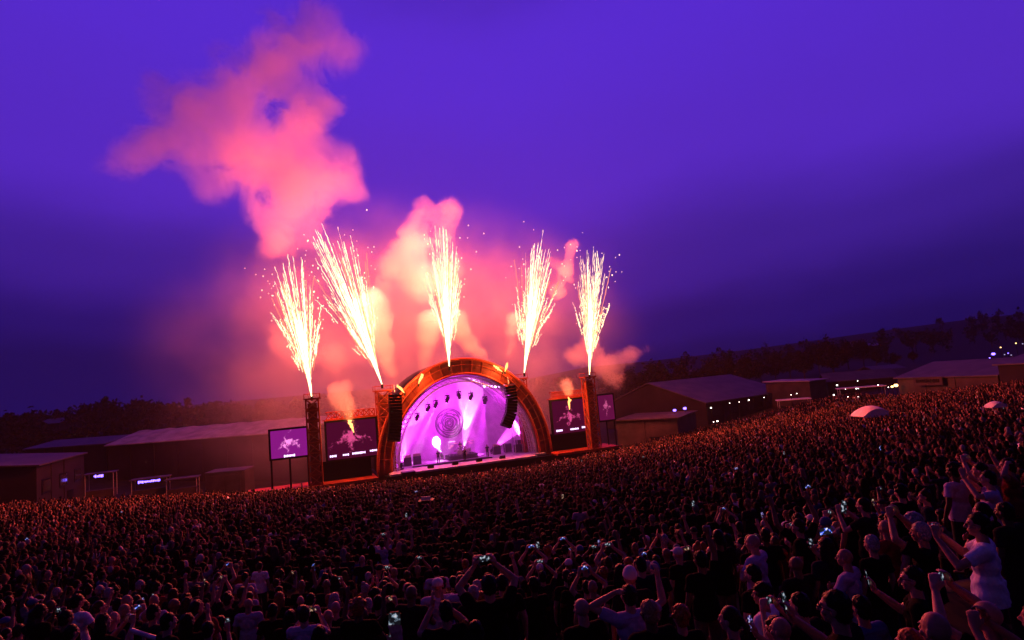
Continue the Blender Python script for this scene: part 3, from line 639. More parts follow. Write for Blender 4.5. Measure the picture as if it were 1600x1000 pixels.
POSES = dict(
    relaxed=(REST, REST),
    phone_both=(dict(e=(.27, .20, 1.27), w=(.115, .37, 1.50), d=(-.25, .05, 1), n=(-.9, .35, .1), c=48),) * 2,
    phone_over=(dict(e=(.31, .18, 1.60), w=(.115, .28, 1.80), d=(-.25, .05, 1), n=(-.9, .35, .1), c=48),) * 2,
    phone_one=(REST, dict(e=(.27, .17, 1.57), w=(.20, .25, 1.83), d=(-.1, .1, 1), n=(-.3, .9, 0), c=40)),
    phone_face=(REST, dict(e=(.26, .16, 1.24), w=(.13, .37, 1.46), d=(-.15, .1, 1), n=(-.4, .9, 0), c=42)),
    clap=(dict(e=(.29, .15, 1.42), w=(.07, .30, 1.64), d=(-.05, .1, 1), n=(-1, 0, 0), c=8),) * 2,
    crossed=(dict(e=(.27, .09, 1.18), w=(.03, .21, 1.19), d=(-1, .1, .1), n=(0, -1, 0), c=25), dict(e=(.27, .09, 1.2), w=(.0, .23, 1.25), d=(-1, .05, .05), n=(0, -1, 0), c=25)),
    fist=(REST, dict(e=(.26, .06, 1.68), w=(.22, .10, 1.94), d=(0, 0, 1), n=(0, 1, 0), c=95)),
    both_up=(dict(e=(.36, .04, 1.62), w=(.33, .14, 1.88), d=(.05, .2, 1), n=(0, 1, 0), c=12),) * 2,
    on_head=(dict(e=(.40, .10, 1.56), w=(.15, .02, 1.70), d=(-1, -.3, .2), n=(-.3, 0, -1), c=30), dict(e=(.42, .06, 1.48), w=(.44, .16, 1.74), d=(.05, .1, 1), n=(-.4, .8, 0), c=45)),
)
HEAD = V((0, .015, 1.64))
def add_head(m, lod=0):
    m.ell(HEAD + V((0, -.008, .018)), (.076, .094, .100)); m.ell(HEAD + V((0, .030, -.045)), (.058, .062, .074)); m.ell(HEAD + V((0, .062, -.092)), (.026, .022, .018))
    m.cap((0, -.015, 1.44), HEAD + V((0, -.012, -.06)), .058, .056)
    if lod == 0:
        m.cap(HEAD + V((0, .086, .012)), HEAD + V((0, .112, -.026)), .009, .0135, 8); m.ell(HEAD + V((0, .100, -.030)), (.018, .012, .010), 8, 6)
        m.ell(HEAD + V((0, .078, .028)), (.058, .016, .010), 10, 6); m.ell(HEAD + V((0, .088, -.057)), (.026, .011, .007), 8, 6); m.ell(HEAD + V((0, .085, -.070)), (.022, .011, .007), 8, 6)
        for s in (-1, 1):
            m.ell(HEAD + V((s * .078, -.012, -.012)), (.010, .020, .032), 8, 6); m.ell(HEAD + V((s * .044, .062, -.030)), (.022, .02, .02), 8, 6)
def body_mesh(pose, vox=.009, ratio=.22):
    m = MB(); add_head(m)
    m.cap((-.13, -.01, 1.40), (.13, -.01, 1.40), .075, .075); m.ell((0, .0, 1.27), (.165, .115, .19)); m.ell((0, 0, 1.08), (.145, .105, .16)); m.ell((0, -.01, .95), (.165, .125, .13))
    for side, A in zip((-1, 1), POSES[pose]):
        f = lambda p: (p[0] * side, p[1], p[2])
        sh = V((side * .185, -.01, 1.415)); e, w = V(f(A['e'])), V(f(A['w'])); md = sh.lerp(e, .45); fm = e.lerp(w, .3)
        m.cap(sh, md, .058, .050); m.cap(md, e, .050, .041); m.cap(e, fm, .042, .043); m.cap(fm, w, .043, .027)
        hand(m, w, f(A['d']), f(A['n']), 1 if True else 0, A['c']) if side > 0 else hand(m, w, f(A['d']), f(A['n']), -1, A['c'])
        hp = V((side * .09, 0, .92)); kn = V((side * .105, .02, .50)); an = V((side * .115, -.02, .09))
        m.cap(hp, kn, .085, .056); m.cap(kn, kn.lerp(an, .3), .056, .058); m.cap(kn.lerp(an, .3), an, .058, .038); m.cap(an + V((0, 0, -.04)), an + V((side * .02, .15, -.06)), .042, .032)
    return solid(m, vox, 3, ratio)
def shirt_mesh(pose, vox=.012, ratio=.3, fat=1.0):
    m = MB(); k = .016
    m.cap((-.135, -.01, 1.392), (.135, -.01, 1.392), .075 + k, .075 + k); m.ell((0, 0, 1.27), (.165 * fat + k, .115 * fat + k, .19)); m.ell((0, .003, 1.08), (.158 * fat + k, .115 * fat + k, .17)); m.tube([(0, 0, .86), (0, 0, .98), (0, 0, 1.1)], [.194 * fat, .186 * fat, .170 * fat], 20, True, .82)
    for side, A in zip((-1, 1), POSES[pose]):
        sh = V((side * .185, -.01, 1.412)); e = V((A['e'][0] * side, A['e'][1], A['e'][2])); q = sh.lerp(e, .62)
        m.cap(sh, sh.lerp(e, .3), .074, .070); m.tube([sh, sh.lerp(e, .3), q], [.072, .070, .068], 12)
    def fold(a):
        z = a[:, 2]; d = .005 * np.sin(z * 41 + a[:, 0] * 23 + 3 * np.sin(a[:, 0] * 11)) + .004 * np.sin(z * 19 - a[:, 0] * 37)
        r = np.hypot(a[:, 0], a[:, 1]) + 1e-4; a[:, 0] += a[:, 0] / r * d; a[:, 1] += a[:, 1] / r * d * 1.2; return a
    return solid(m, vox, 2, ratio, fold)
def trousers_mesh():
    m = MB(); m.ell((0, -.01, .95), (.175, .135, .12))
    for s in (-1, 1): m.cap((s * .09, 0, .90), (s * .107, .02, .50), .097, .072); m.tube([(s * .107, .02, .52), (s * .116, -.01, .10)], [.072, .066], 12)
    return solid(m, .016, 2, .3)
def hair_mesh(kind):
    m = MB(); h = HEAD; rnd = np.random.default_rng(3)
    if kind != 'cap_hat' and kind != 'beanie':
        m.ell(h + V((0, -.020, .038)), (.084, .096, .092)); m.ell(h + V((0, -.045, -.02)), (.079, .066, .085))
    if kind == 'curly_hair':
        for i in range(40):
            q, p = rnd.uniform(0, 6.28), rnd.uniform(-.3, 1.4); m.ell(h + V((.085 * math.cos(q) * math.cos(p), -.025 + .09 * math.sin(q) * math.cos(p), .04 + .09 * math.sin(p))), (.03, .03, .03), 7, 5)
    if kind == 'long_hair':
        m.tube([h + V((0, -.05, .02)), h + V((0, -.085, -.1)), h + V((0, -.10, -.22)), h + V((0, -.11, -.33))], [.08, .088, .085, .04], 12, True, .55)
        for s in (-1, 1): m.tube([h + V((s * .07, -.02, .02)), h + V((s * .085, -.03, -.1)), h + V((s * .09, -.03, -.22))], [.03, .036, .02], 8)
    if kind == 'ponytail': m.ell(h + V((0, -.115, .03)), (.028, .03, .028)); m.tube([h + V((0, -.12, .03)), h + V((0, -.16, -.04)), h + V((0, -.15, -.16))], [.024, .032, .012], 8)
    if kind == 'hair_bun': m.ell(h + V((0, -.06, .14)), (.045, .045, .042))
    if kind == 'cap_hat':
        m.ell(h + V((0, -.010, .050)), (.084, .102, .082)); m.tube([h + V((0, .06, .052)), h + V((0, .13, .046)), h + V((0, .17, .036))], [.075, .066, .035], 12, True, .12)
    if kind == 'beanie': m.ell(h + V((0, -.014, .050)), (.088, .104, .100)); m.tube([h + V((0, -.014, .015)), h + V((0, -.014, .055))], [.092, .094], 18, True, 1.12)
    def rough(a):
        return a + (rnd.normal(0, .004 if kind in ('short_hair', 'curly_hair', 'long_hair') else .0006, a.shape)).astype(np.float32)
    mm = solid(m, .011, 2, .45, rough)
    if kind in ('cap_hat', 'beanie'): return mm
    bm = bmesh.new(); bm.from_mesh(mm)      # clear the face
    dv = [v for v in bm.verts if v.co.y > .055 and v.co.z < HEAD.z + .055]
    bmesh.ops.delete(bm, geom=dv, context='VERTS'); bm.to_mesh(mm); bm.free(); return mm
def skin(n, c): return mat('skin_' + n, c, .55, var=.18, scale=14, spec=.25)
SKIN = [skin('fair', (.46, .23, .16)), skin('tan', (.37, .18, .115)), skin('brown', (.17, .085, .05)), skin('dark', (.085, .042, .025))]
HAIRC = dict(black=mat('hair_black', (.005, .004, .0035), .5, var=.5, scale=60, spec=.12), brown=mat('hair_brown', (.028, .015, .008), .5, var=.5, scale=60, spec=.12), blond=mat('hair_blond', (.30, .20, .09), .5, var=.4, scale=60, spec=.12), red=mat('hair_red', (.26, .085, .03), .5, var=.4, scale=60, spec=.12), grey=mat('hair_grey', (.30, .29, .28), .5, var=.4, scale=60, spec=.12))
CLOTH = dict(black=(.004, .004, .0045), charcoal=(.010, .010, .011), navy=(.008, .010, .026), white=(.76, .74, .75), lavender=(.42, .34, .50), grey=(.16, .155, .16), red=(.20, .025, .025), olive=(.06, .06, .03), blue=(.06, .09, .28))
CLOTHM = {k: mat('cloth_' + k, c, .9, var=.12, scale=30, spec=.03) for k, c in CLOTH.items()}
HATM = {k: mat('hat_' + k, c, .85, var=.1) for k, c in dict(white=(.6, .58, .58), black=(.012, .012, .012), grey=(.2, .2, .2), blue=(.05, .07, .22)).items()}
JEANS = [mat('jeans_dark', (.02, .024, .04), .9), mat('trousers_black', (.01, .01, .01), .9), mat('trousers_khaki', (.14, .11, .07), .9)]
BODY = {p: body_mesh(p) for p in POSES}; SHIRT = {p: shirt_mesh(p) for p in POSES}; TROU = trousers_mesh()
HAIR = {k: hair_mesh(k) for k in ('short_hair', 'long_hair', 'ponytail', 'hair_bun', 'curly_hair', 'cap_hat', 'beanie')}
for d in (BODY, SHIRT, HAIR):
    for me in d.values(): me.materials.append(None)
TROU.materials.append(None)
def setm(o, m): o.material_slots[0].link = 'OBJECT'; o.material_slots[0].material = m; return o
def person(loc, yaw, pose, hair, hairm, shirtm, skinm, trm, scale=1.0, wide=1.0, label='', group=None, body=None, shirt=None, cat='person'):
    t = link('person', body or BODY[pose], None, loc, yaw); t.scale = (scale * wide, scale * wide, scale); setm(t, skinm); tag(t, label, cat, group)
    setm(link('shirt', shirt or SHIRT[pose], t), shirtm); setm(link('trousers', TROU, t), trm)
    if hair: setm(link('hat' if hair == 'cap_hat' else hair, HAIR[hair], t), hairm)
    return t
# phones: a slab with a bright picture of the show on its screen
def phone_screen(name, s, seed, base=(.30, .42, .55)):
    m = bpy.data.materials.new(name); m.use_nodes = True; nt = m.node_tree; nt.nodes.clear(); m.cycles.emission_sampling = 'NONE'
    o = NN(nt, 'ShaderNodeOutputMaterial'); e = NN(nt, 'ShaderNodeEmission'); t = NN(nt, 'ShaderNodeTexCoord'); n = NN(nt, 'ShaderNodeTexNoise', noise_dimensions='4D')
    n.inputs['Scale'].default_value = 26; n.inputs['Detail'].default_value = 3; n.inputs['W'].default_value = seed; nt.links.new(t.outputs['Object'], n.inputs['Vector'])
    nt.links.new(ramp_n(nt, n.outputs['Fac'], [(.50, (.01, .01, .015)), (.56, base), (.64, (.9, .9, 1)), (.74, (1, .45, .08))]), e.inputs[0]); e.inputs[1].default_value = s
    nt.links.new(e.outputs[0], o.inputs[0]); return m
PSC = [phone_screen('phone_screen_pale', .6, 1.0), phone_screen('phone_screen_violet', .6, 3.0, (.25, .15, .8)), phone_screen('phone_screen_warm', .6, 5.0, (.7, .3, .12)), phone_screen('phone_screen_blue', 1.1, 8.0, (.05, .12, .95))]
def phone_meshes():
    bm = bmesh.new(); bmesh.ops.create_cube(bm, size=1); bmesh.ops.scale(bm, vec=(.076, .009, .156), verts=bm.verts); bmesh.ops.bevel(bm, geom=[e for e in bm.edges if abs(e.verts[0].co.y - e.verts[1].co.y) > .005], offset=.012, segments=3, affect='EDGES')
    a = bpy.data.meshes.new('phone'); bm.to_mesh(a); bm.free(); a.materials.append(M['black'])
    b = MB().box((0, -.0052, 0), (.069, .0015, .146)).mesh('screen'); b.materials.append(None)
    c = MB().box((.02, .0058, .055), (.024, .003, .026)).mesh('camera_bump'); c.materials.append(M['steel']); return a, b, c
PH = phone_meshes()
def phone(per, pose, label, ps, group=None, land=False):
    A = POSES[pose][1]; wr = V(A['w']); d = V(A['d']).normalized()
    land = land or pose in ('phone_both', 'phone_over')
    loc = (V((0, wr.y + .045, wr.z + .075)) if land else wr + d * .115 + V((-.005, .035, .0)))
    t = link('phone', PH[0]); tag(t, label, 'phone', group)
    mw = Matrix.Translation(per.location) @ Matrix.Rotation(per.rotation_euler.z, 4, 'Z') @ Matrix.Scale(per.scale.z, 4) @ Matrix.Translation(loc) @ Matrix.Rotation(R(-8), 4, 'X') @ Matrix.Rotation(R(90) if land else 0, 4, 'Y')
    t.matrix_world = mw; setm(link('screen', PH[1], t), PSC[ps]); link('camera_bump', PH[2], t); return t
def face_stage(x, y, extra=0.0):          # yaw that turns +Y towards the stage
    d = S - V((x, y, 0)); return math.atan2(-d.x, d.y) + extra
# ------------------------------------------------------------------ the people that stand out, nearest first
HEROB = {}
def hero_meshes(pose):
    if pose not in HEROB:
        b = body_mesh(pose, .0062, .5); b.materials.append(None); s = shirt_mesh(pose, .009, .6); s.materials.append(None); HEROB[pose] = (b, s)
    return HEROB[pose]
GLASS = mat('glasses_frame', (.01, .01, .01), .3)
def glasses(per):
    m = MB()
    for s in (-1, 1):
        q = [HEAD + V((s * .034 + .024 * math.cos(R(a)), .104 - .01 * abs(s), .006 + .018 * math.sin(R(a)))) for a in range(0, 361, 30)]; m.tube(q, .0035, 5, False)
        m.tube([HEAD + V((s * .056, .100, .010)), HEAD + V((s * .082, .02, .010)), HEAD + V((s * .082, -.02, -.002))], .003, 5)
    m.tube([HEAD + V((-.012, .106, .008)), HEAD + V((.012, .106, .008))], .003, 5); m.build('glasses', GLASS, per)
TAKEN = []; HPX = []
def hero(px, py, pose, hair, hc, sh, sk, label, yaw=0.0, sc=1.0, wide=1.0, specs=False, ph=None, phl=None, near=False, tr=1, dz=0.0):
    p = on_heads(px, py, 1.64 * sc + dz); g = float(gh(p.x, p.y)) + dz
    if any(abs(h[0] - px) < 4 and abs(h[1] - py) < 6 for h in HEADS): g = p.z - 1.64 * sc
    hm = HATM[hc] if hair in ('cap_hat', 'beanie') else HAIRC.get(hc)
    b = hero_meshes(pose) if near else (None, None)
    o = person((p.x, p.y, g), face_stage(p.x, p.y, R(yaw)), pose, hair, hm, CLOTHM[sh], SKIN[sk], JEANS[tr], sc, wide, label, 'people in the crowd who stand out', b[0], b[1])
    if specs: glasses(o)
    if ph is not None: phone(o, pose, phl, ph, 'phones held up in the crowd')
    TAKEN.append((p.x, p.y)); HPX.append((px, py, p.y)); return o
hero(1530, 820, 'phone_both', 'short_hair', 'black', 'white', 1, 'dark haired man in a white t-shirt raising a phone, at the right edge', 42, 1.0, 1.0, True, 1, 'phone held in both hands by the man in the white t-shirt at the right edge', True)
hero(1308, 950, 'phone_face', 'short_hair', 'black', 'black', 1, 'man in glasses and black shirt lifting a bright phone, bottom right', 40, 1.0, 1.05, True, 0, 'bright phone lifted by the dark haired man in glasses at the bottom right', True)
hero(1428, 905, 'phone_face', 'short_hair', 'black', 'black', 0, 'person in glasses and black holding a dim phone before the face', 48, 1.0, 1.0, True, 0, 'dim phone held by the person in glasses and black between two bald heads', True)
hero(1440, 832, 'phone_over', 'short_hair', 'grey', 'black', 1, 'grey haired person in black filming overhead, left of the white t-shirt man', 30, 1, 1, False, 0, 'phone over the grey haired person left of the white t-shirt man', True)
hero(1446, 776, 'relaxed', 'short_hair', 'black', 'navy', 0, 'person in a navy t-shirt seen side on, standing behind the grey haired phone holder', 45, 1.0, 1.0, near=True)
hero(1322, 872, 'crossed', None, None, 'lavender', 1, 'bald person in a pale pinkish shirt behind the man in glasses', 35, 1.0, 1.05, near=True)
hero(1350, 790, 'phone_both', 'short_hair', 'black', 'charcoal', 0, 'person in a dark jacket raising both hands to the face beside a blue phone glow', 25, 1.0, 1.0, near=True)
hero(1545, 748, 'clap', 'short_hair', 'black', 'lavender', 0, 'dark haired person in a pale shirt clapping with both hands raised, far right', 40, near=True)
hero(1575, 728, 'on_head', 'short_hair', 'brown', 'red', 1, 'person with elbows raised beside the head at the far right edge of the crowd', 45, near=True)
hero(1350, 975, 'relaxed', 'short_hair', 'black', 'blue', 1, 'person in a bright blue top almost hidden behind the man in glasses', 10, .97)
hero(1465, 985, 'relaxed', None, None, 'black', 1, 'bald head catching violet light at the bottom right edge', 10, 1.02, 1.05, near=True)
hero(1425, 1010, 'relaxed', 'short_hair', 'red', 'black', 0, 'red haired head cut off by the bottom edge at the right', 10, 1.0, near=True)
hero(1222, 985, 'phone_face', None, None, 'blue', 1, 'bald person in a blue shirt looking down at a phone near the bottom edge', 30, .95, 1.05, near=True, ph=1, phl='phone with a striped screen held low by the bald person in blue')
hero(983, 931, 'on_head', 'short_hair', 'brown', 'lavender', 0, 'man in a lavender t-shirt, one hand at his head, one raised, bottom centre', 10, 1.02, 1.1, near=True)
hero(985, 903, 'relaxed', 'beanie', 'white', 'charcoal', 1, 'person in a pale knitted hat directly above the lavender t-shirt man', 0, 1.02)
hero(910, 952, 'relaxed', None, None, 'black', 0, 'bald man in black left of the lavender t-shirt man', 20, 1.02, 1.1, near=True)
hero(914, 888, 'crossed', None, None, 'charcoal', 1, 'bald person in a dark shirt with folded arms, above the bald man in black', 20)
hero(1060, 866, 'relaxed', 'cap_hat', 'white', 'black', 0, 'person in black with a white cap, alone in a dark patch right of centre', 25, 1.0)
hero(1178, 848, 'crossed', None, None, 'lavender', 0, 'bald person in a pale shirt with folded arms, right of centre', 40, 1.0, 1.1, near=True)
hero(1248, 823, 'relaxed', 'short_hair', 'brown', 'black', 0, 'person in black seen side on with a red lit face, near the folded arms person', 45)
hero(1064, 965, 'relaxed', 'curly_hair', 'red', 'black', 0, 'red haired head lit orange at the bottom right of centre', 5, .98, near=True)
hero(1142, 968, 'relaxed', 'ponytail', 'brown', 'black', 0, 'person with a brown ponytail at the bottom, right of the red haired head', 40, 1, near=True)
hero(1192, 930, 'relaxed', 'curly_hair', 'black', 'white', 1, 'curly black haired person in a white t-shirt, bottom right of centre', 40, 1, near=True)
hero(684, 915, 'relaxed', 'cap_hat', 'white', 'lavender', 1, 'broad man in lavender t-shirt and white cap from behind, bottom centre', 5, 1.05, 1.2, near=True)
hero(764, 915, 'phone_over', 'short_hair', 'black', 'black', 1, 'tall black silhouette filming over his head, right of the white cap', 5, 1.12, 1.15, near=True, ph=0, phl='phone over the tall silhouette right of the white cap')
hero(682, 893, 'relaxed', 'short_hair', 'black', 'lavender', 1, 'person in a pale purple t-shirt behind the man in the white cap', 0, 1.0, 1.1)
hero(383, 902, 'relaxed', 'short_hair', 'black', 'lavender', 1, 'person in a pale lavender t-shirt at the left of centre, turned to the stage', -5, 1.0, 1.1)
hero(406, 885, 'relaxed', 'short_hair', 'brown', 'white', 1, 'person in a white top just right of the pale lavender t-shirt', -5, .95)
hero(388, 945, 'relaxed', None, None, 'lavender', 1, 'bald person in a bluish white t-shirt near the bottom left of centre', 5, 1.0, 1.1)
hero(120, 940, 'crossed', 'short_hair', 'black', 'white', 1, 'person in a white t-shirt lit violet near the bottom left corner', -20, 1.0, 1.1)
hero(262, 972, 'relaxed', 'short_hair', 'black', 'charcoal', 0, 'person with a red lit face in profile at the bottom left', -40, 1.03, near=True)
hero(160, 972, 'phone_both', 'long_hair', 'brown', 'black', 0, 'long haired person holding a small phone at the bottom left', -35, 1.0, near=True, ph=1, phl='small violet phone of the long haired person at the bottom left')
hero(475, 960, 'phone_both', 'short_hair', 'brown', 'lavender', 0, 'person in a pale shirt filming with a wide phone, bottom left of centre', 0, 1.0, 1.05, near=True, ph=2, phl='phone showing a red picture, held by the person filming bottom left of centre')
hero(325, 985, 'phone_face', 'short_hair', 'black', 'black', 1, 'person in black filming with an upright phone at the bottom, left quarter', 0, .95, ph=0, phl='upright pale phone at the bottom in the left quarter')
hero(606, 768, 'relaxed', 'hair_bun', 'blond', 'grey', 0, 'blond head with a bun among the dark heads at the left of the picture middle', 0)
hero(597, 850, 'phone_over', 'short_hair', 'brown', 'lavender', 1, 'person in a pale shirt with a bright phone over the head, left of centre', 0, 1.0, ph=0, phl='bright phone over the pale shirted person left of centre')
hero(848, 902, 'phone_over', 'short_hair', 'black', 'charcoal', 1, 'person in charcoal filming over the head right of centre', 0, 1.0, ph=0, phl='phone over the person in charcoal right of centre')
hero(1142, 812, 'phone_over', 'short_hair', 'brown', 'black', 0, 'person in black lifting a blue glowing phone with both hands', 5, ph=3, phl='bright blue phone lifted among the dark heads right of centre')
hero(566, 875, 'relaxed', None, None, 'charcoal', 0, 'bald head lit salmon above a dark shirt, left of centre', 0)
# the big phone at the bottom edge and the arm that holds it
p = at(640, 1070, 4.4); hp = person((p.x + .12, p.y, p.z - 1.64), face_stage(p.x, p.y), 'phone_one', 'short_hair', HAIRC['black'], CLOTHM['black'], SKIN[0], JEANS[1], 1.0, 1.0, 'person at the bottom whose bare arm holds up the largest phone', 'people in the crowd who stand out', *hero_meshes('phone_one'))
bp_ = at(617, 978, 4.2); TAKEN.append((p.x, p.y))
t = link('phone', PH[0]); tag(t, 'largest phone, showing a pale and yellow picture, at the bottom edge left of centre', 'phone', 'phones held up in the crowd'); setm(link('screen', PH[1], t), PSC[0]); link('camera_bump', PH[2], t)
w_ = Matrix.Translation(hp.location) @ Matrix.Rotation(hp.rotation_euler.z, 4, 'Z') @ (V(POSES['phone_one'][1]['w']) + V((-.02, .04, .12)))
hp.location = hp.location + (bp_ - w_); t.location = bp_; t.rotation_euler = (R(-6), 0, R(4)); t.scale = (1.12,) * 3
# ------------------------------------------------------------------ the crowd
rng = np.random.default_rng(12)
def crowd_points():
    cell = .60; xs = np.arange(-100, 96, cell); ys = np.arange(2.2, 112, cell); X, Y = np.meshgrid(xs, ys)
    X = X + (np.arange(len(ys)) % 2)[:, None] * cell / 2; X = X + rng.uniform(-.21, .21, X.shape); Y = Y + rng.uniform(-.21, .21, Y.shape)
    x, y = X.ravel(), Y.ravel(); z = gh(x, y)
    px, py, cz = proj(x, y, z + 1.55); k = (cz > .5) & (px > -60) & (px < 1660) & (py < 1075)
    lu = (x - S.x) * SU.x + (y - S.y) * SU.y; lw = (x - S.x) * SW.x + (y - S.y) * SW.y
    k &= ~((lw > -4.2) & (lu > -31) & (lu < 25)) & ~((lw > -1) & (lu < -20) & (lu > -60)) & ~((lu <= -31) & (lw > 2 + (lu + 31) * .16))
    k &= ~((x > 59 + 0 * y) & (y > 52)) & ~((lu >= 25) & (lw > 1 + (lu - 25) * .05))
    dens = np.where(y < 20, .76, np.where(y < 40, .86, .95)) * (.86 + .22 * np.sin(x * .55 + 1.7 * np.sin(y * .31)) * np.sin(y * .47 + 2.1 * np.sin(x * .23))); k &= rng.random(len(x)) < dens
    k &= ~((x > 3.9) & (y < 7.6)); k &= (y > 8.5) | (rng.random(len(x)) < .62)
    for hx, hy in TAKEN: k &= (x - hx) ** 2 + (y - hy) ** 2 > .42 ** 2
    for hx, hy, Y in HPX: s_ = F / Y; k &= ~((y < Y + .2) & (np.abs(px - hx) < .30 * s_) & (py > hy - .25 * s_) & (py < hy + .42 * s_))
    x, y, z = x[k], y[k], z[k]; px, py, cz = px[k], py[k], cz[k]; o = np.argsort(cz); return x[o], y[o], z[o], px[o], py[o]
cx, cyy, cz_, cpx, cpy = crowd_points()
vis = (cpy < 1012) & (cpx > -8) & (cpx < 1608)
near_i = np.where(vis)[0][:300 - len(TAKEN)]; nearset = set(near_i.tolist())
POSEW = (['relaxed'] * 22 + ['crossed'] * 5 + ['phone_both'] * 2 + ['phone_over'] + ['phone_one'] + ['clap'] * 2 + ['fist', 'both_up', 'phone_face'])
HAIRW = ['short_hair'] * 10 + ['long_hair'] * 4 + ['ponytail'] * 2 + ['hair_bun', 'curly_hair', 'curly_hair', None, None, None, 'cap_hat', 'cap_hat', 'beanie']
CLW = ['black'] * 15 + ['charcoal'] * 5 + ['navy'] * 3 + ['grey', 'lavender', 'red', 'olive', 'blue']
HN = dict(short_hair='short %s hair', long_hair='long %s hair', ponytail='a %s ponytail', hair_bun='%s hair in a bun', curly_hair='curly %s hair', cap_hat='a %s cap', beanie='a %s knitted hat')
PN = dict(relaxed='arms down', crossed='arms folded', phone_both='filming', phone_over='filming overhead', phone_one='phone raised', clap='clapping', fist='fist raised', both_up='arms raised', phone_face='holding a phone')
def region(px, py): return ('far left', 'left', 'middle', 'right', 'far right')[min(4, max(0, int(px / 320)))], ('upper', 'middle', 'lower', 'bottom')[min(3, max(0, int((py - 780) / 60)))]
random.seed(9); seen = {}
for i in near_i:
    x, y = float(cx[i]), float(cyy[i]); pose = random.choice(POSEW); hair = random.choice(HAIRW); hc = random.choice(['black'] * 6 + ['brown'] * 4 + ['blond', 'grey', 'red']) if hair not in ('cap_hat', 'beanie') else random.choice(['black', 'black', 'white', 'grey', 'blue'])
    sh = random.choice(CLW); sk = random.choice((0, 0, 1, 1, 2, 3)); a, b = region(cpx[i], cpy[i]); ext = .5 * math.atan2(x, y) + random.gauss(0, .22)
    hn = (HN[hair] % hc) if hair else 'a bald head'
    lab = 'person in %s with %s, %s, %s row, %s' % (sh, hn, PN[pose], b, a)
    hm = None if hair is None else HATM[hc] if hair in ('cap_hat', 'beanie') else HAIRC[hc]
    o = person((x, y, float(cz_[i])), face_stage(x, y, ext), pose, hair, hm, CLOTHM[sh], SKIN[sk], JEANS[random.choice((0, 1, 1, 2))], random.uniform(.93, 1.07), random.uniform(.95, 1.12), lab, 'people standing in the near crowd')
    if pose.startswith('phone'):
        ps = random.choice((0, 0, 1, 2, 3)); phone(o, pose, '%s phone of person in %s with %s, %s row, %s' % (('pale', 'violet', 'warm', 'blue')[ps], sh, hn, b, a), ps, 'phones held up in the crowd')
# everyone farther away: one mass, each figure still a body with head, hair and clothes
def arrs(me):
    n = len(me.vertices); a = np.empty(n * 3, np.float32); me.vertices.foreach_get('co', a); me.calc_loop_triangles(); t = np.empty(len(me.loop_triangles) * 3, np.int32); me.loop_triangles.foreach_get('vertices', t); return a.reshape(-1, 3), t.reshape(-1, 3)
def reduce(me, ratio, zmin=.72):
    o = bpy.data.objects.new('tmp', me); COL.objects.link(o); d = o.modifiers.new('d', 'DECIMATE'); d.ratio = ratio
    out = bpy.data.meshes.new_from_object(o.evaluated_get(bpy.context.evaluated_depsgraph_get())); bpy.data.objects.remove(o); v, t = arrs(out); bpy.data.meshes.remove(out)
    if zmin: t = t[(v[t][:, :, 2] > zmin).all(1)]; u = np.unique(t); mp = np.full(len(v), -1); mp[u] = np.arange(len(u)); v, t = v[u], mp[t]
    return v, t
def template(pose, hair, rb, rh):
    V_, T_, K = [], [], []; o = 0
    for kind, me, r in ((0, BODY[pose], rb), (1, SHIRT[pose], rb * 1.3)) + (((2, HAIR[hair], rh),) if hair else ()):
        v, t = reduce(me, r, .72 if kind < 2 else None); V_.append(v); T_.append(t + o); K.append(np.full(len(v), kind)); o += len(v)
    if pose.startswith('phone'):
        A = POSES[pose][1]; wr = V(A['w']); c = V((0, wr.y + .045, wr.z + .075)) if pose in ('phone_both', 'phone_over') else wr + V((0, .03, .12)); L = (.155, .01, .076) if pose in ('phone_both', 'phone_over') else (.076, .01, .155)
        m = MB().box(c, L); v = np.array(m.v, np.float32); t = np.array([q for f in m.f for q in ((f[0], f[1], f[2]), (f[0], f[2], f[3]))]); V_.append(v); T_.append(t + o); K.append(np.full(8, 3)); o += 8
    return np.concatenate(V_), np.concatenate(T_), np.concatenate(K)
def lowfig(arm):
    m = MB(); K = []
    def kk(k): K.extend([k] * (len(m.v) - len(K)))
    m.ell((0, .01, 1.63), (.078, .098, .115), 8, 6); kk(0); n0 = len(K)
    m.tube([(0, 0, 1.36), (0, 0, 1.55)], [.06, .055], 6, False); kk(0)
    m.tube([(0, 0, .85), (0, 0, 1.15), (0, 0, 1.36), (0, 0, 1.47)], [.19, .20, .235, .09], 8, True, .62); kk(1)
    if arm:
        m.tube([(.2, 0, 1.4), (.28, .16, 1.5)], [.055, .045], 5); kk(1); m.tube([(.28, .16, 1.5), (.19, .24, 1.78), (.18, .25, 1.92)], [.042, .032, .035], 5); kk(0)
        if arm > 1: m.box((.16, .28, 1.95), (.08, .012, .16)); kk(3)
    v = np.array(m.v, np.float32); K = np.array(K); h = np.arange(len(v)) < n0
    K[h & ((v[:, 1] < .045) & (v[:, 2] > 1.56) | (v[:, 2] > 1.69))] = 2
    t = []
    for f in m.f: t += [(f[0], f[i], f[i + 1]) for i in range(1, len(f) - 1)]
    return v, np.array(t), K
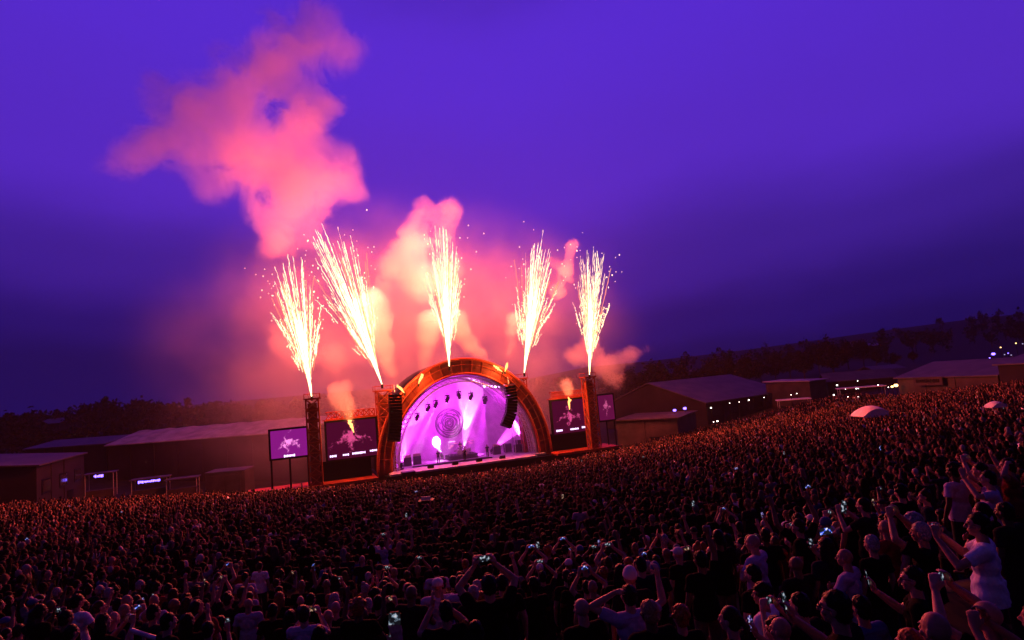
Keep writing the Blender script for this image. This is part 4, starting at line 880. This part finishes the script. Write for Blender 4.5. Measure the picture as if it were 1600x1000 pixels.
def crowd_mass(name, idx, temps, wts, label):
    n = len(idx); which = rng.choice(len(temps), n, p=np.array(wts) / sum(wts)); VV, TT, CC = [], [], []; off = 0
    sk = np.array([(.36, .20, .14), (.28, .15, .10), (.17, .085, .05), (.085, .042, .025)]); hc = np.array([(.005, .004, .0035)] * 9 + [(.02, .011, .006)] * 5 + [(.14, .08, .035), (.1, .09, .09), (.3, .28, .28), (.12, .035, .015)])
    cl = np.array([CLOTH['black']] * 13 + [CLOTH['charcoal']] * 5 + [CLOTH['navy']] * 3 + [CLOTH['grey'], CLOTH['lavender'], CLOTH['red'], CLOTH['white'], CLOTH['olive'], CLOTH['blue']])
    for ti, (v, t, K) in enumerate(temps):
        I = idx[which == ti]; m = len(I)
        if not m: continue
        x, y, z = cx[I], cyy[I], cz_[I]; yaw = np.arctan2(-(S.x - x), S.y - y) + .45 * np.arctan2(x, y) + rng.normal(0, .25, m); s = np.clip(rng.normal(.99, .055, m), .82, 1.13); wd = s * rng.uniform(.95, 1.14, m)
        c, sn = np.cos(yaw)[:, None], np.sin(yaw)[:, None]; vx = v[None, :, 0] * wd[:, None]; vy = v[None, :, 1] * wd[:, None]
        P = np.stack([x[:, None] + vx * c - vy * sn, y[:, None] + vx * sn + vy * c, z[:, None] + v[None, :, 2] * s[:, None]], 2)
        skc = sk[rng.choice(4, m, p=[.4, .35, .15, .1])]; hcc = hc[rng.integers(0, len(hc), m)]; bald = rng.random(m) < .09; hcc = np.where(bald[:, None], skc, hcc); clc = cl[rng.integers(0, len(cl), m)]
        pal = np.stack([skc, clc, hcc, np.tile([[.02, .02, .02]], (m, 1))], 1); C4 = np.ones((m, len(v), 4), np.float32); C4[:, :, :3] = pal[:, K] * (rng.uniform(.08, 1.2, m) ** 1.5)[:, None, None]
        VV.append(P.reshape(-1, 3)); CC.append(C4.reshape(-1, 4)); TT.append((t[None] + (off + np.arange(m) * len(v))[:, None, None]).reshape(-1, 3)); off += m * len(v)
    VV = np.concatenate(VV).astype(np.float32); TT = np.concatenate(TT).astype(np.int32); CC = np.concatenate(CC)
    me = bpy.data.meshes.new(name); me.vertices.add(len(VV)); me.vertices.foreach_set('co', VV.ravel()); me.loops.add(TT.size); me.loops.foreach_set('vertex_index', TT.ravel()); me.polygons.add(len(TT)); me.polygons.foreach_set('loop_start', np.arange(0, TT.size, 3, dtype=np.int32))
    me.update(calc_edges=True); me.shade_smooth(); ca = me.color_attributes.new('body_colour', 'FLOAT_COLOR', 'POINT'); ca.data.foreach_set('color', CC.ravel())
    me.materials.append(CROWDM); o = link(name, me); tag(o, label, 'crowd', None, 'stuff'); return o
CROWDM = mat('crowd_skin_and_cloth', (.1, .1, .1), .75, spec=.06); n_ = CROWDM.node_tree; at_ = NN(n_, 'ShaderNodeAttribute', attribute_name='body_colour'); n_.links.new(at_.outputs['Color'], n_.nodes['Principled BSDF'].inputs['Base Color'])
rest = np.array([i for i in range(len(cx)) if i not in nearset and (cpy[i] < 1012)]); mid = rest[:1900]; far = rest[1900:]
TEMPS = [template(p, h, rb, .18) for p, h, rb in (('relaxed', 'short_hair', .10), ('relaxed', 'long_hair', .10), ('relaxed', None, .10), ('crossed', 'ponytail', .10), ('relaxed', 'cap_hat', .10), ('phone_both', 'short_hair', .13), ('phone_over', 'short_hair', .13), ('phone_one', 'curly_hair', .13), ('clap', 'short_hair', .13), ('fist', 'short_hair', .13), ('both_up', 'long_hair', .13))]
TW = [9, 4, 2, 2, 1.5, .9, .8, .6, .8, .4, .4]
LOWS = [lowfig(0), lowfig(1), lowfig(2)]
def both():
    global rng
    crowd_mass('crowd', mid, TEMPS, TW, 'dense mass of concert goers behind the nearest rows, facing the stage')
    crowd_mass('crowd', far, LOWS, [9, 1, .6], 'far mass of concert goers filling the field up to the stage')
both()
# glowing phones in the far crowd, big enough to see one by one
random.seed(21)
for px, py, c, lab in ((650, 768, 1, 'pale violet phone glow above the far heads left of the dark cabinet'), (879, 776, 2, 'warm phone glow above the far heads right of centre'), (1083, 787, 0, 'white phone glow in the crowd right of centre'), (1341, 641, 0, 'white phone glow beside the white canopy'), (909, 720, 0, 'white phone glow near the right wing deck'), (1005, 714, 0, 'small phone glow in the far crowd below the right tower'), (840, 852, 0, 'white phone glow in the middle of the crowd'), (1262, 760, 3, 'blue phone glow in the right part of the crowd'), (1290, 830, 3, 'blue phone glow left of the raised hands at the right'), (1443, 655, 0, 'white phone glow in the far right crowd'), (1592, 613, 3, 'bluish phone glow at the far right edge'), (1568, 638, 0, 'white phone glow beside the small canopy at the right'), (1375, 700, 3, 'violet blue phone glow in the right crowd'), (635, 805, 0, 'small phone glow left of the dark cabinet in the crowd'), (190, 800, 1, 'violet phone glow in the far left crowd'), (42, 842, 3, 'blue phone glow near the left edge'), (1150, 732, 1, 'violet phone glow in the far crowd right of the stage'), (1225, 708, 0, 'pale phone glow in the far crowd under the hall'), (1318, 792, 0, 'pinkish white phone glow above the right crowd')):
    p = on_heads(px, py, 1.95); t = link('phone', PH[0], None, p, face_stage(p.x, p.y)); tag(t, lab, 'phone', 'phones held up in the crowd'); k = 1.25; t.scale = (k, 1, k); setm(link('screen', PH[1], t), PSC[c]); t.rotation_euler.y = R(random.choice((0, 90, 80, 10)))
# performers on the stage
for u_, w_, pose, lab in ((-3.6, 3.2, 'relaxed', 'musician in black standing left of the drum kit'), (-.2, 1.4, 'phone_face', 'singer in black at the front of the stage'), (3.6, 2.8, 'relaxed', 'musician in black standing right of the drum kit'), (.4, 5.9, 'crossed', 'drummer behind the drum kit')):
    o = person(st(u_, .62 if w_ > 5 else 0, w_), PSI + math.pi, pose, 'long_hair', HAIRC['black'], CLOTHM['black'], SKIN[0], JEANS[1], 1.02, 1.0, lab, 'performers')
#SURROUND
# ------------------------------------------------------------------ buildings and stalls round the field
def building(label, eL, eR, dep, rh, wallm, roofm, cat='building', name='hall', windows=0, door=True, over=.4, wavy=False, lean=False):
    a, b = at(*eL), at(*eR); z = (a.z + b.z) / 2; d = V((b.x - a.x, b.y - a.y, 0)); L = d.length; rz = math.atan2(d.y, d.x)
    mid = (a + b) / 2; g = min(float(gh(a.x, a.y)), float(gh(b.x, b.y))) - .6; H = z - g
    t = thing(name, label, cat, (mid.x, mid.y, g), rz); hl = L / 2
    MB().box((0, dep / 2, H / 2), (L, dep, H)).build('wall', wallm, t)
    m = MB(); n = 24
    rz_ = [(.10 * math.sin(k * 2.1) if wavy else 0) for k in range(n + 1)]
    prof = [(-over, -.05), (dep / 2, rh), (dep + over, -.05)] if not lean else [(-over, -.05), (dep + over, rh)]
    vs = []; P = len(prof)
    for k in range(n + 1):
        x = -hl - over + (L + 2 * over) * k / n
        for (y, zz) in prof: vs.append((x, y, H + .06 + zz + (rz_[k] if zz > 0 else 0)))
        for (y, zz) in prof: vs.append((x, y, H + .22 + zz + (rz_[k] if zz > 0 else 0)))
    fs = []
    for k in range(n):
        o = k * 2 * P; q = o + 2 * P
        for j in range(P - 1): fs += [(o + j, q + j, q + j + 1, o + j + 1), (o + P + j, o + P + j + 1, q + P + j + 1, q + P + j)]
        fs += [(o, o + P, q + P, q), (o + P - 1, q + P - 1, q + 2 * P - 1, o + 2 * P - 1)]
    for o in (0, n * 2 * P):
        for j in range(P - 1): fs.append((o + j, o + j + 1, o + P + j + 1, o + P + j))
    m.add(vs, fs).build('roof', roofm, t)
    if not lean:
        g_ = MB()
        for x in (-hl, hl - .1): g_.prism([(x, 0, H), (x, dep, H), (x, dep / 2, H + rh)], (.1, 0, 0)).build('gable', wallm, t) if x < 0 else None
    for k in range(windows):
        x = -hl + L * (k + .5) / windows; f = MB().box((x, -.03, H * .62), (L / windows * .5, .1, H * .26)).build('window', M['black'], t)
        MB().box((x, -.09, H * .62), (L / windows * .42, .03, H * .2)).build('pane', mat('window_pane', (.03, .03, .04), .1), f)
    for k in range(1, int(L / 5)): MB().box((-hl + 5 * k, -.06, H / 2), (.14, .1, H - .1)).build('pilaster', wallm, t)
    if door: MB().box((hl * .3, -.04, 1.4), (2.4, .12, 2.6)).build('door', M['black'], t)
    return t, L, H
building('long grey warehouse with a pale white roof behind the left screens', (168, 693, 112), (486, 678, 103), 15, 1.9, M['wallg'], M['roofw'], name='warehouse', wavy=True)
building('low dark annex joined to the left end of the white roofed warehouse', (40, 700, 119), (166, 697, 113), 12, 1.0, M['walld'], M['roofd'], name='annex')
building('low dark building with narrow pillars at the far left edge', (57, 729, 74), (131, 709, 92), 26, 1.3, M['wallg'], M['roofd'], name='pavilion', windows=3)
building('far pale roof among the left trees', (58, 664, 190), (92, 662, 190), 10, 1.5, M['walld'], M['roofd'], name='house', door=False)
building('dark broad hall with a wide sloping roof right of the stage', (1103, 634, 112), (1228, 609, 128), 26, 4.2, M['walld'], M['roofd'], name='hall', windows=5)
building('low concrete terrace building with a flat roof between the stage and the hall', (962, 655, 104), (1058, 657, 98), 9, .25, M['concrete'], M['concrete'], name='terrace_building', lean=True)
building('long low gallery with a pale lean roof at the right edge of the field', (1404, 605, 96), (1556, 572, 80), 7, 1.9, M['concrete'], M['roofd'], name='gallery', lean=True, windows=0)
building('last bay of the gallery with a lower dark front at the right edge', (1560, 578, 79), (1640, 560, 72), 6, 1.4, M['walld'], M['roofd'], name='gallery', lean=True)
building('small pale shed with a flat roof at the foot of the right trees', (1264, 596, 118), (1290, 593, 122), 9, .3, M['concrete'], M['roofw'], name='shed', lean=True, door=False)
building('long dark market hall between the pale shed and the gallery', (1292, 598, 124), (1400, 590, 120), 9, 1.6, M['walld'], M['roofd'], name='market_hall', windows=4)
building('far blue grey roof above the market hall', (1372, 581, 150), (1418, 577, 150), 10, 1.2, M['walld'], M['roofd'], name='house', door=False)
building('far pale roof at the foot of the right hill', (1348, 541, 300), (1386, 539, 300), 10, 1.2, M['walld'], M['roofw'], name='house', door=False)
t, L, H = building('pale cargo container standing left of the small violet screen', (320, 741, 90), (382, 736, 90), 3.2, .1, M['concrete'], M['roofd'], 'container', 'cargo_container', lean=True, over=.06, door=False)
for x in (-1.2, 1.2): MB().box((x, -.05, H / 2), (2.2, .08, H * .8)).build('door', M['concrete'], t)
def stall(px, py, Y, w, label, sign=None, sm='blue', top='roofd'):
    p = at(px, py, Y); g = float(gh(p.x, p.y)); H = p.z - g; t = thing('market_stall', label, 'stall', (p.x, p.y, g), math.atan2(-p.x, p.y) * .6, 'market stalls at the left edge')
    MB().box((0, .1, .55), (w, 1.2, 1.1)).build('counter', M['concrete'], t); MB().box((0, .3, H), (w + .5, 2.6, .14)).build('canopy', M[top], t)
    for x in (-w / 2, w / 2): MB().tube([(x, 1.3, 0), (x, 1.3, H)], .05, 6).build('pole', M['steel'], t); MB().tube([(x, -.7, 0), (x, -.7, H)], .05, 6).build('pole', M['steel'], t)
    if sign:
        m = MB(); random.seed(sign); x = -sign * .5; 
        while x < sign * .5: l = random.uniform(.10, .24); m.box((x + l / 2, -1.06, H - .35 + random.uniform(-.02, .05)), (l * .75, .03, random.uniform(.22, .42))); x += l
        MB().box((0, -1.0, H - .33), (sign + .3, .06, .6)).build('sign_board', M['black'], t); m.build('lettering', M[sm], t)
    return t
stall(157, 739, 93, 3.6, 'market stall with a short violet lit sign at the left edge of the field', 1.2)
stall(235, 747, 92, 4.6, 'market stall with a longer violet lit sign left of the container', 2.8)
stall(285, 747, 92, 4.0, 'unlit market stall next to the container')
stall(1240, 624, 108, 5.0, 'low stall with a pale awning before the pale shed', None, top='tent')
stall(1345, 605, 108, 7.0, 'long low stall with a pale awning in front of the market hall', None, top='tent')
# barrier in front of the stalls, canopies in the crowd
def canopy(px, py, Y, w, h, label, mt=M['tent']):
    q = on_heads(px, py + Y, 1.75); Y = q.y; w, h = w * Y / F, h * Y / F; p = at(px, py, Y); g = float(gh(p.x, p.y)); H = p.z - g; t = thing('canopy_tent', label, 'tent', (p.x, p.y, g), math.atan2(-p.x, p.y) * .3 + .25, 'canopy tents')
    n, mm = 16, 6; vs, fs = [], []
    for i in range(mm + 1):
        for k in range(n + 1):
            x = (k / n - .5) * w; f = i / mm; y = (f - .5) * w * .8; z = H - h + h * (1 - abs(2 * k / n - 1.1) ** 2.2 / 1.25) * (1 - .3 * (2 * f - 1) ** 2); vs.append((x, y, z))
    for i in range(mm):
        for k in range(n): fs.append((i * (n + 1) + k, i * (n + 1) + k + 1, (i + 1) * (n + 1) + k + 1, (i + 1) * (n + 1) + k))
    q = len(vs); vs += [(x, y, z - .05) for x, y, z in vs]; fs += [tuple(i + q for i in reversed(f)) for f in fs]
    MB().add(vs, fs).build('canvas', mt, t, smooth=True)
    MB().prism([(vs[k][0], vs[k][1] - .02, vs[k][2]) for k in range(n + 1)] + [(w / 2, -w * .4 - .02, H - h * 1.15), (-w / 2, -w * .4 - .02, H - h * 1.15)], (0, .04, 0)).build('side_cloth', mt, t)
    for x in (-w / 2, w / 2):
        for y in (-w * .4, w * .4): MB().tube([(x, y, 0), (x, y, H - h * .9)], .05, 6).build('pole', M['steel'], t)
canopy(1357, 634, 17, 42, 14, 'white canopy tent rising out of the far right crowd')
canopy(1553, 627, 10, 22, 8, 'small white canopy tent near the right edge of the crowd')
canopy(4, 757, 16, 30, 14, 'small violet lit canopy tent at the left edge of the crowd'); p = at(4, 766, 79); 
# dark speaker cabinet on a mast in the crowd
p = at(666, 781, 33); g = float(gh(p.x, p.y)); t = thing('delay_speaker', 'dark loudspeaker cabinet on a mast standing among the heads left of centre', 'speaker', (p.x, p.y, g)); H = p.z - g
MB().box((0, 0, H - .6), (.8, .6, 1.2)).build('cabinet', M['black'], t); MB().box((0, -.31, H - .6), (.7, .02, 1.05)).build('grille', M['blackmat'], t); MB().tube([(0, 0, 0), (0, 0, H - 1.2)], .06, 8).build('mast', M['steel'], t)
MB().box((0, -.1, H + .1), (.5, .04, .18)).build('paper', M['tent'], t)
def barrier(a, b, Y1, Y2, label):
    p, q = at(*a, Y1), at(*b, Y2); t = thing('handrail', label, 'railing', (p.x, p.y, float(gh(p.x, p.y)))); o = V(t.location); g2 = float(gh(q.x, q.y))
    MB().tube([p - o, q - o], .035, 8).build('rail', M['steel'], t)
    for f in (0, .5, 1): r = p.lerp(q, f) - o; gg = float(gh(*(p.lerp(q, f))[:2])) - o.z; MB().tube([(r.x, r.y, gg), r], .03, 6).build('post', M['steel'], t)
barrier((1106, 917), (1147, 899), 9.5, 11, 'short pale handrail among the people right of centre')
barrier((205, 985), (245, 998), 9.5, 9.3, 'short handrail at the bottom of the left quarter')
# lamps that burn round the field
def lamp(px, py, Y, k, label, s=.22, group='lamps round the field'):
    p = at(px, py, Y); g = float(gh(p.x, p.y)); t = thing('lamp_post', label, 'lamp', (p.x, p.y, g), 0, group); H = max(.6, p.z - g)
    MB().tube([(0, 0, 0), (0, 0, H - s)], .05, 6).build('post', M['black'], t); MB().ell((0, 0, H), (s, s, s * .8), 10, 7).build('bulb', M[k], t); MB().tube([(0, 0, H + s * .7), (0, 0, H + s * 1.1)], [s * 1.2, .05], 10).build('cap', M['black'], t)
random.seed(4)
LP = [(1111, 637, 107), (1140, 630, 108), (1155, 628, 108), (1170, 625, 110), (1194, 621, 110), (1115, 659, 101), (1121, 658, 101), (1236, 617, 108), (1245, 615, 110), (1308, 602, 112), (1321, 608, 112), (1340, 595, 112), (1338, 607, 112), (1341, 607, 112), (1341, 620, 100), (1372, 602, 108), (1388, 605, 105), (1325, 620, 98), (1303, 617, 100)]
for i, (x, y, Y) in enumerate(LP): lamp(x, y, Y, 'white', 'small white lamp burning before the buildings right of the stage', .07 if i % 3 else .12)
lamp(1400, 602, 95, 'warm', 'warm orange lamp at the near end of the gallery', .3, None); lamp(1394, 604, 95, 'warm', 'small warm lamp left of the orange gallery lamp', .2, None)
lamp(1552, 553, 110, 'blue', 'blue lamp above the gallery roof', .3, None)
lamp(90, 731, 88, 'warm', 'dim warm lamp on the far left pavilion', .22, None); lamp(83, 750, 86, 'white', 'white lamp low at the far left pavilion', .15, None); lamp(2, 762, 78.5, 'blue', 'violet blue lamp under the canopy at the left edge', .22, None)
lamp(1054, 641, 104, 'blue', 'blue floodlight before the hall, left one', .28, None); lamp(1070, 638, 104, 'blue', 'blue floodlight before the hall, right one', .3, None)
for k in range(9):
    x = 1540 + k * 7 + random.uniform(-3, 3); lamp(x, 556 - (x - 1530) * .16 - random.uniform(-9, 12), 130, ('dimw', 'blue', 'dimw', 'warm')[k % 4], 'tiny lamp on the slope behind the gallery at the right', .13, 'lamps on the slope behind the gallery')
# the gallery's dark lettering, too small to read
p = at(1440, 597, 90.5); q = at(1465, 592, 88); m = MB(); random.seed(8); t = thing('gallery_sign', 'pale sign board with dark lettering on the gallery front', 'sign', p, math.atan2(q.y - p.y, q.x - p.x))
MB().box((1.0, 0, .1), (4.6, .05, 1.2)).build('board', M['concrete'], t); x = -.9
while x < 2.8: l = random.uniform(.2, .36); m.box((x + l / 2, -.05, .15), (l * .7, .03, random.uniform(.35, .55))); x += l
m.build('lettering', M['black'], t)
# ------------------------------------------------------------------ trees
def crown_verts(m, c, r, n, rr, leaf=.55):
    cl = [(rr.normal(0, .42, 3) * r, rr.uniform(.22, .45)) for _ in range(11)]
    for i in range(n):
        o, k = cl[rr.integers(len(cl))]; p = np.array(c) + o + rr.normal(0, 1, 3) / 1.7 * k * np.array(r); a = rr.normal(0, 1, 3); a /= np.linalg.norm(a) + 1e-6; b = np.cross(a, rr.normal(0, 1, 3)); b /= np.linalg.norm(b) + 1e-6
        s = leaf * rr.uniform(.6, 1.5); m.add([p - a * s, p + b * s * .5, p + a * s, p - b * s * .5], [(0, 1, 2, 3)])
def tree_meshes(seed, tall):
    rr = np.random.default_rng(seed); m = MB(); crown_verts(m, (0, 0, .62), (.30 * tall, .30 * tall, .31), 3800, rr, .036)
    t = MB().tube([(0, 0, -.05), (.01, 0, .2), (.0, .01, .45), (.02, 0, .75)], [.025, .018, .013, .004], 7)
    for k in range(6): q = rr.uniform(0, 6.28); z = rr.uniform(.28, .6); t.tube([(0, 0, z), (.1 * math.cos(q), .1 * math.sin(q), z + .1), (.2 * math.cos(q), .2 * math.sin(q), z + .16)], [.01, .007, .003], 5)
    a, b = m.mesh('crown'), t.mesh('trunk'); a.materials.append(M['leaf']); b.materials.append(M['bark']); return a, b
TM = [tree_meshes(k, w) for k, w in ((1, 1.1), (2, .9), (3, 1.25), (4, .75))]
tops = [(966, 590), (988, 580), (1012, 572), (1038, 570), (1062, 573), (1085, 580), (1110, 562), (1138, 556), (1164, 557), (1186, 566), (1207, 552), (1230, 549), (1252, 551), (1276, 546), (1296, 534), (1320, 531), (1345, 533), (1366, 546), (1395, 552), (1425, 548)]
random.seed(6)
for i, (px, py) in enumerate(tops):
    Y = 172 + random.uniform(-14, 14); p = at(px, py, Y); g = float(gh(p.x, p.y)) - .3; H = p.z - g; a, b = TM[i % 4]
    t = thing('tree', 'dark leafy tree in the row behind the buildings right of the stage', 'tree', (p.x, p.y, g), random.uniform(0, 6), 'row of trees right of the stage'); t.scale = (H * 1.05, H * 1.05, H)
    link('crown', a, t); link('trunk', b, t)
def wood(name, spots, label, seed, n=760):
    rr = np.random.default_rng(seed); m = MB()
    for (x, y, H) in spots:
        g = float(gh(x, y)); m.tube([(x, y, g - .3), (x, y, g + H * .7)], [H * .022, .05], 5)
        crown_verts(m, (x, y, g + H * .55), (H * rr.uniform(.26, .42), H * .34, H * .37), n, rr, H * .06)
    tag(m.build(name, M['leaf']), label, 'wood', None, 'stuff')
ltop = [(-40, 642), (0, 640), (60, 636), (110, 634), (150, 628), (200, 622), (240, 624), (300, 621), (325, 617), (345, 628), (400, 627), (440, 625), (520, 620), (700, 606), (860, 590), (980, 582)]
sp = []
for k in range(64):
    px = -40 + k * 16 + random.uniform(-5, 5); py = np.interp(px, [a for a, b in ltop], [b for a, b in ltop]) + random.uniform(-3, 5); Y = 215 + random.uniform(-16, 16); p = at(px, py, Y); sp.append((p.x, p.y, p.z - float(gh(p.x, p.y))))
for k in range(60):
    px = -40 + k * 17 + random.uniform(-8, 8); py = np.interp(px, [a for a, b in ltop], [b for a, b in ltop]) + random.uniform(12, 30); p = at(px, py, 170 + random.uniform(-12, 12)); sp.append((p.x, p.y, max(4, p.z - float(gh(p.x, p.y)))))
wood('wood', sp, 'dark wood along the horizon behind the warehouse and the stage', 3)
sp = []
for k in range(110):
    x = random.uniform(150, 640); y = random.uniform(240, 560)
    sp.append((x, y, random.uniform(7, 12)))
wood('hillside_wood', sp, 'dark wood covering the hill at the right horizon', 4, 260)
sp = [(x, 300 + random.uniform(-30, 30), random.uniform(9, 13)) for x in range(-330, 300, 9)]
wood('distant_wood', sp, 'distant wood closing the horizon behind everything', 5, 220)
